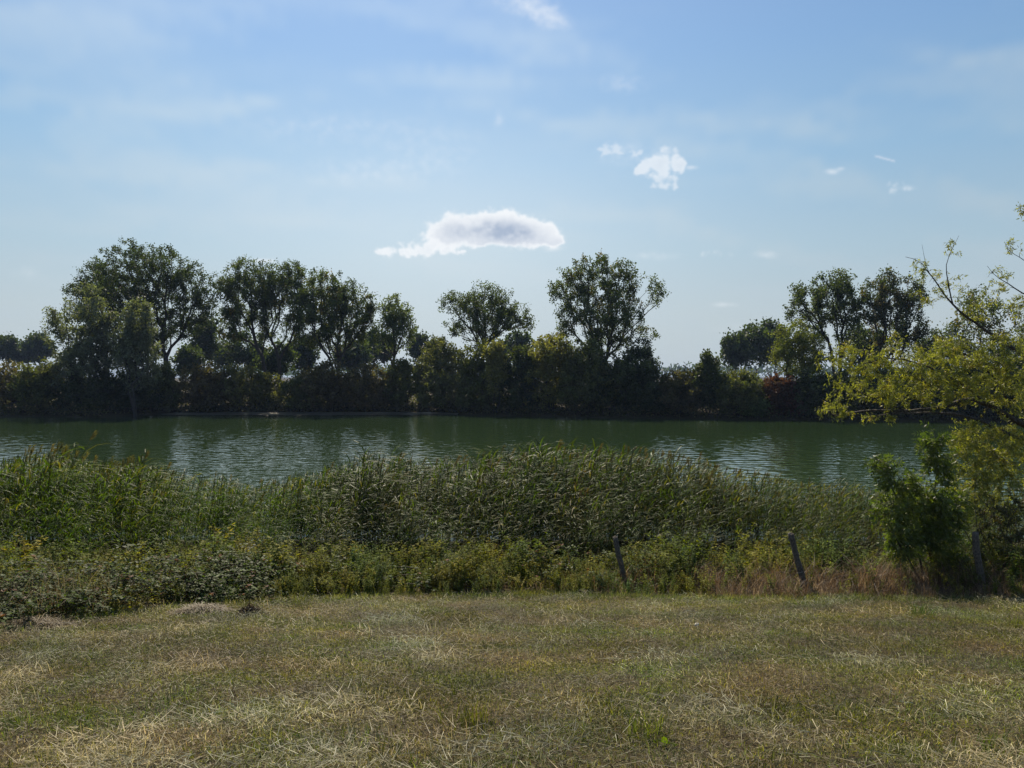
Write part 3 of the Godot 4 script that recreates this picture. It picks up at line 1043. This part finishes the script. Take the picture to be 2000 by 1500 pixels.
func lawn() -> void:
	var root := thing("mown_grass", "short mown grass with dry hay and brown patches on the near slope", "grass", Vector3.ZERO)
	root.set_meta("kind", "stuff")
	var green := Color(0.09, 0.12, 0.027)
	var olive := Color(0.145, 0.145, 0.04)
	var straw := Color(0.35, 0.325, 0.2)
	var brown := Color(0.1, 0.074, 0.036)
	var sets := [
		["green_blades", tuft_mesh(26, 0.15, 0.045, 0.85, 0.0030, green, olive, M.grass)],
		["green_blades", tuft_mesh(26, 0.15, 0.045, 1.0, 0.0030, olive, Color(0.26, 0.235, 0.1), M.grass)],
		["dry_blades", tuft_mesh(28, 0.24, 0.055, 1.35, 0.0019, straw, olive, M.straw)],
		["hay_stalks", tuft_mesh(34, 0.32, 0.12, 1.7, 0.0017, Color(0.5, 0.445, 0.31), straw, M.straw, 0.05)],
		["brown_thatch", tuft_mesh(26, 0.2, 0.045, 1.3, 0.0024, brown, Color(0.2, 0.16, 0.08), M.straw)],
		["tall_blades", tuft_mesh(22, 0.12, 0.11, 0.5, 0.0028, green, straw, M.grass)],
	]
	var out := []
	for k in sets:
		out.append([[], PackedColorArray()])
	for k in 58000:
		var d := lerpf(2.2, 14.6, pow(rng.randf(), 0.78))
		var half := 3.2 + d * 0.72
		var x := rng.randf_range(-half, half)
		var e := edge(x)
		if d > e + 0.25:
			continue
		var wet := patches.get_noise_2d(x * 15.0, d * 22.0)
		var dead := patches.get_noise_2d(x * 12.0 + 500.0, d * 26.0)
		var hay := patches.get_noise_2d(x * 13.0 - 700.0, d * 20.0) + clampf((6.2 - d) * 0.25, -0.1, 0.3) + clampf(-x * 0.06 - 0.05, -0.1, 0.25) * clampf((8.0 - d) * 0.5, 0.0, 1.0)
		var q := 1
		var u := rng.randf()
		if dead > 0.1 and u < 0.75:
			q = 4
		elif wet > 0.12 and u < 0.7:
			q = 0
		elif hay > 0.2 and u < 0.6:
			q = 3 if rng.randf() < 0.55 else 2
		elif u < 0.38:
			q = 0
		elif u < 0.46:
			q = 2
		elif u < 0.5:
			q = 3
		elif u < 0.65:
			q = 4
		if d > e - 0.35 and rng.randf() < 0.6:
			q = 5
		elif d < 6.5 and wet > 0.14 and rng.randf() < 0.1:
			q = 5
		var s := rng.randf_range(0.75, 1.3)
		var slope := Basis(Vector3(1, 0, 0), 0.168)
		out[q][0].append(Transform3D(slope * Basis(Vector3.UP, rng.randf() * TAU) * Basis.from_scale(Vector3(s, s * rng.randf_range(0.8, 1.2), s)), Vector3(x, ground_y(x, d), -d)))
		var warm := patches.get_noise_2d(x * 15.0, d * 15.0 + 900.0)
		out[q][1].append(shade(Color(1.0 + warm * 0.3, 1.0, 0.95 - warm * 0.2), rng.randf_range(0.6, 1.4) * (1.0 + patches.get_noise_2d(x * 5.0 + 50.0, d * 9.0) * 0.6)))
	for k in sets.size():
		many(sets[k][0], sets[k][1], out[k][0], out[k][1], root)


func dry_grasses() -> void:
	var root := thing("dry_grass", "patch of tall reddish brown dead grass around the two right stakes", "dry grass", Vector3.ZERO)
	root.set_meta("kind", "stuff")
	var m := [tuft_mesh(20, 0.18, 0.6, 0.8, 0.0034, Color(0.085, 0.05, 0.032), Color(0.22, 0.15, 0.09), M.straw, 0.5), tuft_mesh(18, 0.18, 0.46, 1.1, 0.0038, Color(0.085, 0.052, 0.034), Color(0.38, 0.29, 0.18), M.straw, 0.5)]
	var out := [[[], PackedColorArray()], [[], PackedColorArray()]]
	for k in 1050:
		var x := rng.randf_range(3.2, 9.4)
		if rng.randf() < 0.1:
			x = rng.randf_range(-1.0, 3.3)
		var d := edge(x) + 0.1 + rng.randf() * 2.0
		var q := k % 2
		var s := rng.randf_range(0.55, 1.2) * (1.0 + wob.get_noise_2d(x * 20.0, d * 20.0) * 0.7) * lerpf(0.45, 1.0, clampf((d - edge(x)) / 1.2, 0.0, 1.0))
		out[q][0].append(Transform3D(Basis(Vector3.UP, rng.randf() * TAU) * Basis.from_scale(Vector3.ONE * s), Vector3(x, ground_y(x, d), -d)))
		out[q][1].append(shade(Color(1, 1, 1), rng.randf_range(0.6, 1.4)))
	for k in 2:
		many("dead_stalks", m[k], out[k][0], out[k][1], root)
	var left := thing("dry_grass", "long dry stalks leaning over the bramble edge at the far left", "dry grass", Vector3.ZERO)
	left.set_meta("kind", "stuff")
	var lm := tuft_mesh(26, 0.2, 0.85, 0.45, 0.0022, Color(0.13, 0.1, 0.05), Color(0.24, 0.2, 0.11), M.straw, 0.45)
	var ts := []
	var cs := PackedColorArray()
	for k in 46:
		var x := rng.randf_range(-10.5, -5.6)
		var d := edge(x) + rng.randf_range(0.3, 2.2)
		ts.append(Transform3D(Basis(Vector3.UP, rng.randf() * TAU) * Basis.from_scale(Vector3.ONE * rng.randf_range(0.7, 1.2)), Vector3(x, ground_y(x, d), -d)))
		cs.append(shade(Color(1, 1, 1), rng.randf_range(0.7, 1.2)))
	many("dead_stalks", lm, ts, cs, left)


# wood along given limbs, leaf sprays in given lobes, grown on by the nearest-point rule
func spray_tree(root: Node3D, limbs: Array, lobes: Array, o: Dictionary) -> void:
	var base := root.position
	var P := PackedVector3Array()
	var par := PackedInt32Array()
	var R := PackedFloat32Array()
	var own := PackedInt32Array()
	for l in range(limbs.size()):
		var pts: Array = limbs[l].pts
		var curve := Curve3D.new()
		for k in pts.size():
			var here := at(pts[k][0], pts[k][1], pts[k][2]) - base
			var a := at(pts[maxi(k - 1, 0)][0], pts[maxi(k - 1, 0)][1], pts[maxi(k - 1, 0)][2])
			var b := at(pts[mini(k + 1, pts.size() - 1)][0], pts[mini(k + 1, pts.size() - 1)][1], pts[mini(k + 1, pts.size() - 1)][2])
			var tan := (b - a) * 0.18
			curve.add_point(here, -tan, tan)
		var total := curve.get_baked_length()
		var steps := maxi(4, int(total / 0.22))
		for k in steps + 1:
			var t := float(k) / steps
			P.append(curve.sample_baked(total * t, true) + blob() * 0.012)
			par.append(P.size() - 2 if k > 0 else -1)
			R.append(lerpf(limbs[l].r[0], limbs[l].r[1], t))
			own.append(l)
	var first := P.size()
	var clumps := []
	for l in lobes:
		var c := at(l[0], l[1], l[4]) - base
		var r: Vector3 = Vector3(l[2], l[3], l[2] * 0.8) * (l[4] / F)
		for k in int(l[5] * o.get("dense", 1.0)):
			clumps.append([c + r * unit() * pow(rng.randf(), 0.45), l[6] if l.size() > 6 else 1.0])
	var sorted := []
	for c in clumps:
		var near := 1e9
		for k in first:
			near = minf(near, c[0].distance_squared_to(P[k]))
		sorted.append([near, c[0], c[1]])
	sorted.sort_custom(func(a, b): return a[0] < b[0])
	var ends := []
	for s in sorted:
		var c: Vector3 = s[1]
		var best := 0
		var cost := 1e9
		for k in P.size():
			var dd := P[k].distance_to(c) * (1.0 if k < first else 1.12)
			if dd < cost:
				cost = dd
				best = k
		var from := P[best]
		var dist := from.distance_to(c)
		var before := (from - P[par[best]]).normalized() if par[best] >= 0 else Vector3.UP
		var ctrl := from + before * dist * 0.35 + (c - from) * 0.3 + Vector3.UP * dist * 0.12
		var steps := clampi(int(dist / 0.16), 2, 7)
		var prev := best
		for k in range(1, steps + 1):
			var t := float(k) / steps
			P.append(from * (1 - t) * (1 - t) + ctrl * 2.0 * t * (1 - t) + c * t * t + blob() * 0.008)
			par.append(prev)
			R.append(lerpf(0.0085, 0.003, t) if best < first else 0.0035)
			own.append(own[prev])
			prev = P.size() - 1
		ends.append([prev, s[2]])
	var accs := []
	for l in limbs:
		accs.append(Acc.new())
	var wc: Color = o.wood
	for k in P.size():
		if par[k] >= 0:
			var rr := R[k]
			accs[own[k]].tube(P[par[k]], P[k] + (P[k] - P[par[k]]) * 0.05, minf(R[par[k]], rr * 1.3), rr, 8 if rr > 0.03 else 5 if rr > 0.012 else 3, shade(wc, rng.randf_range(0.9, 1.1)))
	for k in limbs.size():
		part(limbs[k].get("called", "limb"), accs[k].mesh(M.bark), root)
	var lv := Acc.new()
	var size: float = o.size
	var cols: Array = o.cols
	for e in ends:
		var k: int = e[0]
		var tint: Color = cols[0].lerp(cols[1], rng.randf())
		if o.has("accent") and rng.randf() < o.accent[1]:
			tint = tint.lerp(o.accent[0], rng.randf_range(0.3, 1.0))
		var chain := 0
		while par[k] >= first and chain < 5:
			var a := P[par[k]]
			var b := P[k]
			var axis := (b - a).normalized()
			var n := int(o.per * e[1] * (1.0 if chain < 3 else 0.6))
			for j in n:
				var p: Vector3 = a.lerp(b, rng.randf()) + blob() * o.fuzz
				var dir := (unit() + axis * 0.9 + Vector3(0, -o.droop, 0)).normalized()
				if o.get("pinnate", false):
					var rachis := dir * rng.randf_range(0.14, 0.24)
					var sd := dir.cross(unit()).normalized()
					var col := shade(tint, rng.randf_range(0.7, 1.35))
					for w in 4:
						var q: Vector3 = p + rachis * (0.3 + 0.22 * w)
						for h in [-1.0, 1.0]:
							var ld: Vector3 = (sd * h + dir * 0.6 + Vector3(0, -0.25, 0)).normalized()
							lv.leaf(q, ld * size, ld.cross(unit()).normalized() * size * 0.2, col)
					lv.leaf(p + rachis, dir * size, sd * size * 0.2, col)
				else:
					var sz := size * rng.randf_range(0.6, 1.3)
					lv.leaf(p, dir * sz, dir.cross(unit()).normalized() * sz * o.slim, shade(tint, rng.randf_range(0.7, 1.35)))
			k = par[k]
			chain += 1
	part(o.get("crown", "crown"), lv.mesh(o.mat), root)


func willow() -> void:
	var root := thing("willow_tree", "yellow-green willow reaching in from the right edge over the water", "tree", Vector3(15.2, ground_y(15.2, 19.5), -19.5))
	var limbs := [
		{"called": "trunk", "pts": [[2170, 1075, 19.5], [2150, 980, 19.5], [2110, 900, 19.5], [2040, 850, 19.3]], "r": [0.216, 0.15]},
		{"pts": [[2040, 850, 19.3], [1985, 822, 19.1], [1930, 790, 18.9], [1890, 782, 18.8], [1840, 795, 18.6], [1770, 803, 18.4], [1700, 801, 18.2], [1640, 812, 18.0], [1600, 800, 17.9]], "r": [0.086, 0.012]},
		{"pts": [[2050, 870, 19.2], [2000, 858, 18.9], [1950, 838, 18.7], [1905, 818, 18.5], [1850, 808, 18.3], [1790, 806, 18.1], [1720, 812, 18.0], [1690, 832, 17.9]], "r": [0.066, 0.008]},
		{"pts": [[2110, 900, 19.5], [2070, 760, 19.8], [1990, 690, 20.0], [1920, 642, 20.2], [1862, 597, 20.4], [1822, 545, 20.6], [1795, 512, 20.7], [1768, 502, 20.8]], "r": [0.079, 0.006]},
		{"pts": [[1862, 597, 20.4], [1852, 560, 20.5], [1848, 520, 20.6], [1856, 492, 20.6], [1872, 462, 20.7]], "r": [0.020, 0.004]},
		{"pts": [[1822, 545, 20.6], [1806, 515, 20.6], [1800, 478, 20.7]], "r": [0.010, 0.003]},
		{"pts": [[2150, 760, 19.6], [2060, 610, 19.4], [2000, 575, 19.4], [1965, 553, 19.4], [1943, 540, 19.4], [1928, 520, 19.4]], "r": [0.053, 0.005]},
		{"pts": [[2060, 610, 19.4], [2010, 520, 19.3], [1982, 500, 19.3], [1962, 478, 19.3]], "r": [0.026, 0.004]},
		{"pts": [[2060, 500, 19.4], [2010, 430, 19.4], [1992, 410, 19.4]], "r": [0.020, 0.005]},
		{"pts": [[1930, 790, 18.9], [1870, 745, 18.7], [1800, 712, 18.4], [1740, 700, 18.2], [1680, 710, 18.0], [1630, 690, 17.9], [1605, 690, 17.8]], "r": [0.033, 0.005]},
		{"pts": [[1985, 822, 19.1], [1950, 750, 19.2], [1900, 700, 19.3], [1850, 680, 19.4]], "r": [0.033, 0.008]},
		{"pts": [[1770, 803, 18.4], [1710, 780, 18.2], [1660, 755, 18.1], [1630, 740, 18.0]], "r": [0.017, 0.004]},
	]
	var lobes := [
		[1640, 700, 46, 40, 17.9, 26], [1690, 712, 60, 46, 18.1, 46], [1760, 715, 70, 54, 18.3, 70], [1830, 712, 70, 60, 18.6, 80], [1905, 715, 70, 60, 19.0, 80], [1970, 705, 60, 70, 19.2, 80],
		[1720, 765, 80, 40, 18.2, 56], [1790, 765, 80, 40, 18.4, 64], [1870, 755, 70, 46, 18.7, 76], [1950, 770, 70, 50, 19.0, 76],
		[1638, 770, 48, 44, 18.0, 24], [1620, 805, 36, 20, 17.9, 14], [1690, 815, 36, 18, 18.0, 9], [1740, 815, 14, 18, 18.0, 6], [1860, 680, 36, 30, 19.2, 24], [1750, 655, 16, 26, 18.5, 8, 0.8],
		[1900, 860, 60, 46, 18.3, 70], [1960, 880, 60, 66, 18.5, 110], [1895, 920, 50, 60, 18.0, 80], [1950, 940, 60, 50, 18.2, 76], [1900, 985, 40, 36, 17.8, 36], [1970, 1000, 40, 40, 18.0, 40], [2030, 870, 70, 90, 19.0, 100], [2040, 740, 70, 90, 19.6, 100],
		[1800, 530, 28, 30, 20.6, 22, 0.5], [1856, 490, 18, 28, 20.6, 12, 0.5], [1850, 555, 40, 34, 20.5, 30, 0.5], [1905, 600, 40, 40, 20.2, 40, 0.5], [1940, 570, 26, 20, 19.6, 14, 0.5],
		[1950, 540, 26, 22, 19.4, 14, 0.5], [1975, 480, 20, 20, 19.3, 10, 0.5], [1992, 415, 14, 20, 19.4, 10, 0.5], [1985, 600, 26, 30, 19.6, 24, 0.5], [1810, 585, 30, 24, 20.4, 16, 0.5],
	]
	spray_tree(root, limbs, lobes, {"wood": Color(0.075, 0.065, 0.05), "dense": 1.6, "size": 0.08, "slim": 0.15, "per": 6.2, "fuzz": 0.05, "droop": 0.2, "cols": [Color(0.19, 0.205, 0.06), Color(0.33, 0.315, 0.09)], "accent": [Color(0.33, 0.25, 0.06), 0.08], "mat": M.willow})


func ash() -> void:
	var x := 8.1
	var d := 15.2
	var root := thing("ash_sapling", "dark green bushy ash sapling with long leaflets between the right stakes", "sapling", Vector3(x, ground_y(x, d), -d))
	var limbs := [
		{"called": "stem", "pts": [[1815, 1130, 15.2], [1822, 1040, 15.2], [1828, 960, 15.1], [1832, 890, 15.0], [1826, 838, 15.0]], "r": [0.028, 0.006]},
		{"called": "stem", "pts": [[1805, 1130, 15.1], [1790, 1050, 15.0], [1770, 980, 14.9], [1735, 920, 14.8], [1712, 895, 14.8]], "r": [0.024, 0.005]},
		{"called": "stem", "pts": [[1825, 1130, 15.3], [1850, 1060, 15.3], [1872, 1000, 15.3], [1885, 960, 15.3]], "r": [0.02, 0.005]},
		{"called": "stem", "pts": [[1800, 1135, 14.9], [1770, 1080, 14.7], [1745, 1040, 14.6], [1735, 1000, 14.6]], "r": [0.016, 0.004]},
	]
	var lobes := [
		[1824, 860, 22, 30, 15.0, 15], [1835, 910, 26, 40, 15.0, 22], [1725, 905, 26, 16, 14.8, 10], [1755, 940, 38, 28, 14.8, 20], [1800, 975, 50, 36, 14.9, 34], [1860, 985, 32, 46, 15.2, 30],
		[1755, 1005, 46, 34, 14.7, 28], [1820, 1040, 56, 40, 15.0, 44], [1850, 1085, 40, 34, 15.2, 30], [1765, 1060, 46, 34, 14.7, 26],
	]
	spray_tree(root, limbs, lobes, {"wood": Color(0.09, 0.085, 0.06), "size": 0.085, "slim": 0.2, "per": 2.5, "fuzz": 0.06, "droop": 0.3, "pinnate": true, "cols": [Color(0.08, 0.105, 0.034), Color(0.135, 0.155, 0.048)], "accent": [Color(0.2, 0.2, 0.05), 0.2], "mat": M.ash})


func thicket() -> void:
	var root := thing("blackthorn_bush", "dark twiggy bush behind the rightmost stake at the right edge", "bush", Vector3(10.6, ground_y(10.6, 15.6), -15.6))
	var limbs := []
	for k in 9:
		var fx := 1905.0 + k * 22.0
		limbs.append({"called": "stem", "pts": [[fx + 20, 1165, 15.4 + (k % 3) * 0.4], [fx + rng.randf_range(-10, 20), 1090, 15.4], [fx + rng.randf_range(-30, 10), 1030, 15.3], [fx + rng.randf_range(-55, 20), 965, 15.2]], "r": [0.014, 0.004]})
	var lobes := [[1935, 1020, 36, 50, 15.3, 50], [1990, 1010, 50, 60, 15.5, 80], [1975, 1090, 50, 56, 15.3, 80], [2050, 1050, 50, 90, 15.6, 90], [1925, 1120, 26, 34, 15.2, 26], [1985, 1140, 40, 24, 15.0, 30]]
	spray_tree(root, limbs, lobes, {"wood": Color(0.085, 0.07, 0.06), "size": 0.05, "slim": 0.26, "per": 7, "fuzz": 0.05, "droop": 0.1, "cols": [Color(0.05, 0.055, 0.028), Color(0.085, 0.08, 0.04)], "accent": [Color(0.12, 0.08, 0.05), 0.15], "mat": M.leaf, "crown": "foliage"})


func stake_mesh(foot: Vector3, top: Vector3, r: float, sd: int) -> ArrayMesh:
	var st := SurfaceTool.new()
	st.begin(Mesh.PRIMITIVE_TRIANGLES)
	var rings := 13
	var sides := 12
	var n := FastNoiseLite.new()
	n.seed = sd
	n.frequency = 0.9
	var ax := (top - foot).normalized()
	var x := ax.cross(Vector3(0, 0, 1)).normalized()
	var y := ax.cross(x)
	for k in rings + 2:
		var t := minf(float(k) / (rings - 1), 1.0)
		for s in sides:
			var a := TAU * s / sides
			var rr := r * (1.0 + 0.16 * n.get_noise_3d(cos(a) * 1.6, t * 3.0, sin(a) * 1.6) + 0.08 * n.get_noise_2d(a * 9.0, 7.0)) * lerpf(1.12, 0.94, t)
			if k == rings:
				rr *= 0.82
			elif k > rings:
				rr *= 0.0
			var drop := 0.012 * sin(a) + n.get_noise_2d(a * 3.0, 90.0) * 0.02
			var c := foot.lerp(top, t) + (x * cos(a) + y * sin(a)) * rr
			c += ax * ((drop if k >= rings - 1 else 0.0) + (0.008 if k >= rings else 0.0))
			c += x * n.get_noise_2d(t * 1.5, 33.0) * 0.04
			st.set_color(Color(0.18, 0.16, 0.135))
			st.add_vertex(c)
	for k in rings + 1:
		for s in sides:
			var a := k * sides + s
			var b := k * sides + (s + 1) % sides
			for q in [a, a + sides, b, b, a + sides, b + sides]:
				st.add_index(q)
	st.generate_normals()
	var m := st.commit()
	m.surface_set_material(0, M.wood)
	return m


func stakes() -> void:
	var rows := [
		[1224, 1202, 1050, 14.75, 0.052, "leaning wooden stake among the nettles, leftmost of three", 3, false],
		[1576, 1546, 1043, 14.3, 0.055, "leaning wooden stake with a wire tie, middle of three, in the dead grass", 5, true],
		[1922, 1907, 1041, 13.9, 0.058, "nearly upright wooden stake before the dark bush, rightmost of three", 8, false],
	]
	for r in rows:
		var d: float = r[3]
		var x: float = (r[0] - 1000.0) * d / F
		var base := Vector3(x, ground_y(x, d) - 0.06, -d)
		var root := thing("fence_stake", r[5], "stake", base, "old fence stakes")
		var top: Vector3 = at(r[1], r[2], d + 0.1) - base
		part("post", stake_mesh(Vector3.ZERO, top, r[4], r[6]), root)
		if r[7]:
			var a := Acc.new()
			var ax := top.normalized()
			var c := top * 0.36
			var u := ax.cross(Vector3(0, 0, 1)).normalized()
			var w := ax.cross(u)
			for k in 14:
				var t0 := TAU * k / 14.0
				var t1 := TAU * (k + 1) / 14.0
				a.tube(c + (u * cos(t0) + w * sin(t0)) * 0.068 + ax * 0.004 * k, c + (u * cos(t1) + w * sin(t1)) * 0.068 + ax * 0.004 * (k + 1), 0.0035, 0.0035, 4, Color(0.4, 0.38, 0.34))
			a.tube(c + u * 0.068, c + u * 0.12 + ax * 0.02, 0.0035, 0.003, 4, Color(0.4, 0.38, 0.34))
			part("wire_tie", a.mesh(M.straw), root)


func small_things() -> void:
	# the whip of a sapling above the rightmost stake
	var root := thing("sapling_whip", "thin bare sapling stem rising just above the rightmost stake", "sapling", Vector3(8.6, ground_y(8.6, 14.2), -14.2))
	spray_tree(root, [{"called": "stem", "pts": [[1918, 1150, 14.2], [1912, 1050, 14.2], [1907, 990, 14.2], [1908, 930, 14.2]], "r": [0.01, 0.004]}], [[1908, 945, 14, 16, 14.2, 8]], {"wood": Color(0.07, 0.06, 0.05), "size": 0.07, "slim": 0.2, "per": 3, "fuzz": 0.03, "droop": 0.1, "cols": [Color(0.07, 0.09, 0.03), Color(0.11, 0.12, 0.035)], "mat": M.willow})
	# grass tufts that stand out of the lawn
	var tufts := [
		[1803, 1208, 0.15, 0.26, 90, Color(0.05, 0.085, 0.022), Color(0.08, 0.12, 0.03), "dark green grass tuft on the slope before the rightmost stake"],
		[1265, 1440, 0.16, 0.24, 110, Color(0.09, 0.12, 0.03), Color(0.16, 0.17, 0.05), "light green grass tuft beside the broad dock leaf"],
		[905, 1425, 0.2, 0.2, 120, Color(0.1, 0.115, 0.02), Color(0.15, 0.14, 0.03), "yellow-green grass tuft at the bottom, left of the dock leaf"],
		[590, 1188, 0.16, 0.28, 90, Color(0.08, 0.1, 0.03), Color(0.16, 0.14, 0.06), "grass tuft at the foot of the weeds, left of the middle"],
		[1995, 1228, 0.16, 0.22, 70, Color(0.13, 0.15, 0.03), Color(0.18, 0.17, 0.04), "yellow-green grass tuft at the right edge of the slope"],
		[200, 1205, 0.4, 0.2, 150, Color(0.07, 0.1, 0.025), Color(0.12, 0.14, 0.04), "fringe of fresh green grass below the brambles at the left"],
		[1970, 1480, 0.2, 0.16, 110, Color(0.08, 0.115, 0.03), Color(0.13, 0.15, 0.04), "green grass tuft in the bottom right corner"],
	]
	for t in tufts:
		var tan_: float = (t[1] - HORIZON) / F
		var d: float = 1.6 / (tan_ - 0.17)
		var x: float = (t[0] - 1000.0) * d / F
		d = minf(d, edge(x) + 0.1)
		var m := tuft_mesh(t[4], t[2], t[3], 0.45, 0.0032, t[5], t[6], M.grass)
		var o := part("grass_tuft", m, self)
		o.position = Vector3(x, ground_y(x, d), -d)
		tag(o, t[7], "grass tuft", "grass tufts on the slope")
	# heaps of raked dry hay
	for h in [[55, 1228, 0.55, "larger heap of raked dry hay at the left edge of the grass"], [392, 1200, 0.42, "smaller heap of raked dry hay below the brambles"]]:
		var d: float = 1.6 / ((h[1] - HORIZON) / F - 0.17)
		var x: float = (h[0] - 1000.0) * d / F
		d = minf(d, edge(x))
		var a := Acc.new()
		for k in 1500:
			var az := rng.randf() * TAU
			var r := sqrt(rng.randf())
			var p := Vector3(cos(az) * r * h[2], 0.0, sin(az) * r * h[2] * 0.6)
			p.y = (1.0 - r * r) * 0.13 * rng.randf_range(0.5, 1.0)
			var dir := flat_dir(rng.randf() * TAU, rng.randf_range(-0.15, 0.35))
			var c := Color(0.12, 0.085, 0.05).lerp(Color(0.42, 0.34, 0.2), rng.randf() * rng.randf())
			a.ribbon(arc(p, dir, rng.randf_range(0.1, 0.3), Vector3(0, -0.9, 0), 2), dir.cross(Vector3.UP).normalized(), PackedFloat32Array([0.004, 0.004, 0.001]), c, c)
		var o := part("hay_heap", a.mesh(M.straw), self)
		o.position = Vector3(x, ground_y(x, d), -d)
		tag(o, h[3], "hay", "heaps of hay")
	# a broad dock leaf plant
	var dd := 1.6 / ((1458.0 - HORIZON) / F - 0.17)
	var dock := thing("dock_plant", "small dock plant with one broad bright green leaf in the near grass", "plant", Vector3(300.0 * dd / F, ground_y(300.0 * dd / F, dd), -dd))
	for k in 4:
		var a := Acc.new()
		var az: float = [1.9, 0.3, 3.3, 5.0][k]
		var long: float = [0.12, 0.09, 0.1, 0.08][k]
		var d := flat_dir(az, [1.1, 0.5, 0.6, 0.5][k])
		var w: float = long * 0.2
		a.ribbon(arc(Vector3(0, 0.0, 0), d, long, Vector3(0, -0.7, 0), 5), d.cross(Vector3(0, 0.3, 1)).normalized(), PackedFloat32Array([0.003, w * 0.8, w, w * 0.85, w * 0.5, 0.001]), Color(0.12, 0.19, 0.03), Color(0.13, 0.2, 0.035))
		part("leaf", a.mesh(M.herb), dock)
	# a pale puffball in the grass
	var pd := 1.6 / ((1229.0 - HORIZON) / F - 0.17)
	var ball := SphereMesh.new()
	ball.radius = 0.03
	ball.height = 0.05
	ball.radial_segments = 18
	ball.rings = 9
	var white := StandardMaterial3D.new()
	white.resource_name = "puffball skin"
	white.albedo_color = Color(0.5, 0.47, 0.4).linear_to_srgb()
	white.roughness = 0.8
	var st := SurfaceTool.new()
	st.append_from(ball, 0, Transform3D(Basis(Vector3(0.3, 0.2, 1).normalized(), 0.5) * Basis.from_scale(Vector3(1.1, 1, 0.9)), Vector3.ZERO))
	var bm := st.commit()
	bm.surface_set_material(0, white)
	var bo := part("puffball", bm, self)
	bo.position = Vector3(362.0 * pd / F, ground_y(362.0 * pd / F, pd) + 0.045, -pd)
	tag(bo, "small whitish puffball lying in the grass, right of the middle", "mushroom")
	# a dark molehill at the edge of the brambles
	var md := minf(1.6 / ((1205.0 - HORIZON) / F - 0.17), 12.6)
	var mx := (487.0 - 1000.0) * md / F
	var a := Acc.new()
	for k in 700:
		var az := rng.randf() * TAU
		var r := sqrt(rng.randf())
		var p := Vector3(cos(az) * r * 0.2, (1.0 - r * r) * 0.17 * rng.randf_range(0.4, 1.0), sin(az) * r * 0.2)
		var c := Color(0.03, 0.024, 0.02).lerp(Color(0.075, 0.06, 0.045), rng.randf())
		a.leaf(p, unit() * 0.07, unit() * 0.018, c)
	var mo := part("molehill", a.mesh(M.straw), self)
	mo.position = Vector3(mx, ground_y(mx, md), -md)
	tag(mo, "small dark molehill at the edge of the brambles", "molehill")


# ---------------------------------------------------------------- ready
func _ready() -> void:
	rng.seed = 20240917
	bumps.seed = 3
	bumps.frequency = 0.05
	patches.seed = 8
	patches.frequency = 0.05
	patches.fractal_octaves = 4
	wob.seed = 21
	wob.frequency = 0.05
	var cam := Camera3D.new()
	cam.name = "camera"
	cam.fov = rad_to_deg(2.0 * atan(750.0 / F))
	cam.position = Vector3(0, EYE, 0)
	cam.rotation = Vector3(-atan(15.0 / F), 0, 0)
	cam.near = 0.1
	cam.far = 6000.0
	add_child(cam)
	cam.current = true
	var env := Environment.new()
	env.background_mode = Environment.BG_SKY
	env.sky = Sky.new()
	env.sky.sky_material = make_sky()
	env.sky_rotation = Vector3(0, PI, 0)
	env.tonemap_mode = Environment.TONE_MAPPER_LINEAR
	env.tonemap_exposure = 1.5
	env.sdfgi_enabled = true
	env.ssao_enabled = true
	env.ssil_enabled = true
	env.fog_enabled = true
	env.fog_density = 0.00015
	env.fog_light_color = Color(0.72, 0.82, 1.0)
	var we := WorldEnvironment.new()
	we.name = "environment"
	we.environment = env
	add_child(we)
	var sun := DirectionalLight3D.new()
	sun.name = "sun"
	sun.light_energy = 1.6
	sun.light_color = Color(1.0, 0.95, 0.86)
	sun.light_angular_distance = 0.5
	sun.shadow_enabled = true
	sun.basis = Basis.looking_at(-sun_dir())
	add_child(sun)
	make_materials()
	build_setting()
	far_trees()
	far_shrubs()
	far_undergrowth()
	reeds()
	nettles()
	brambles()
	lawn()
	dry_grasses()
	willow()
	ash()
	thicket()
	stakes()
	small_things()
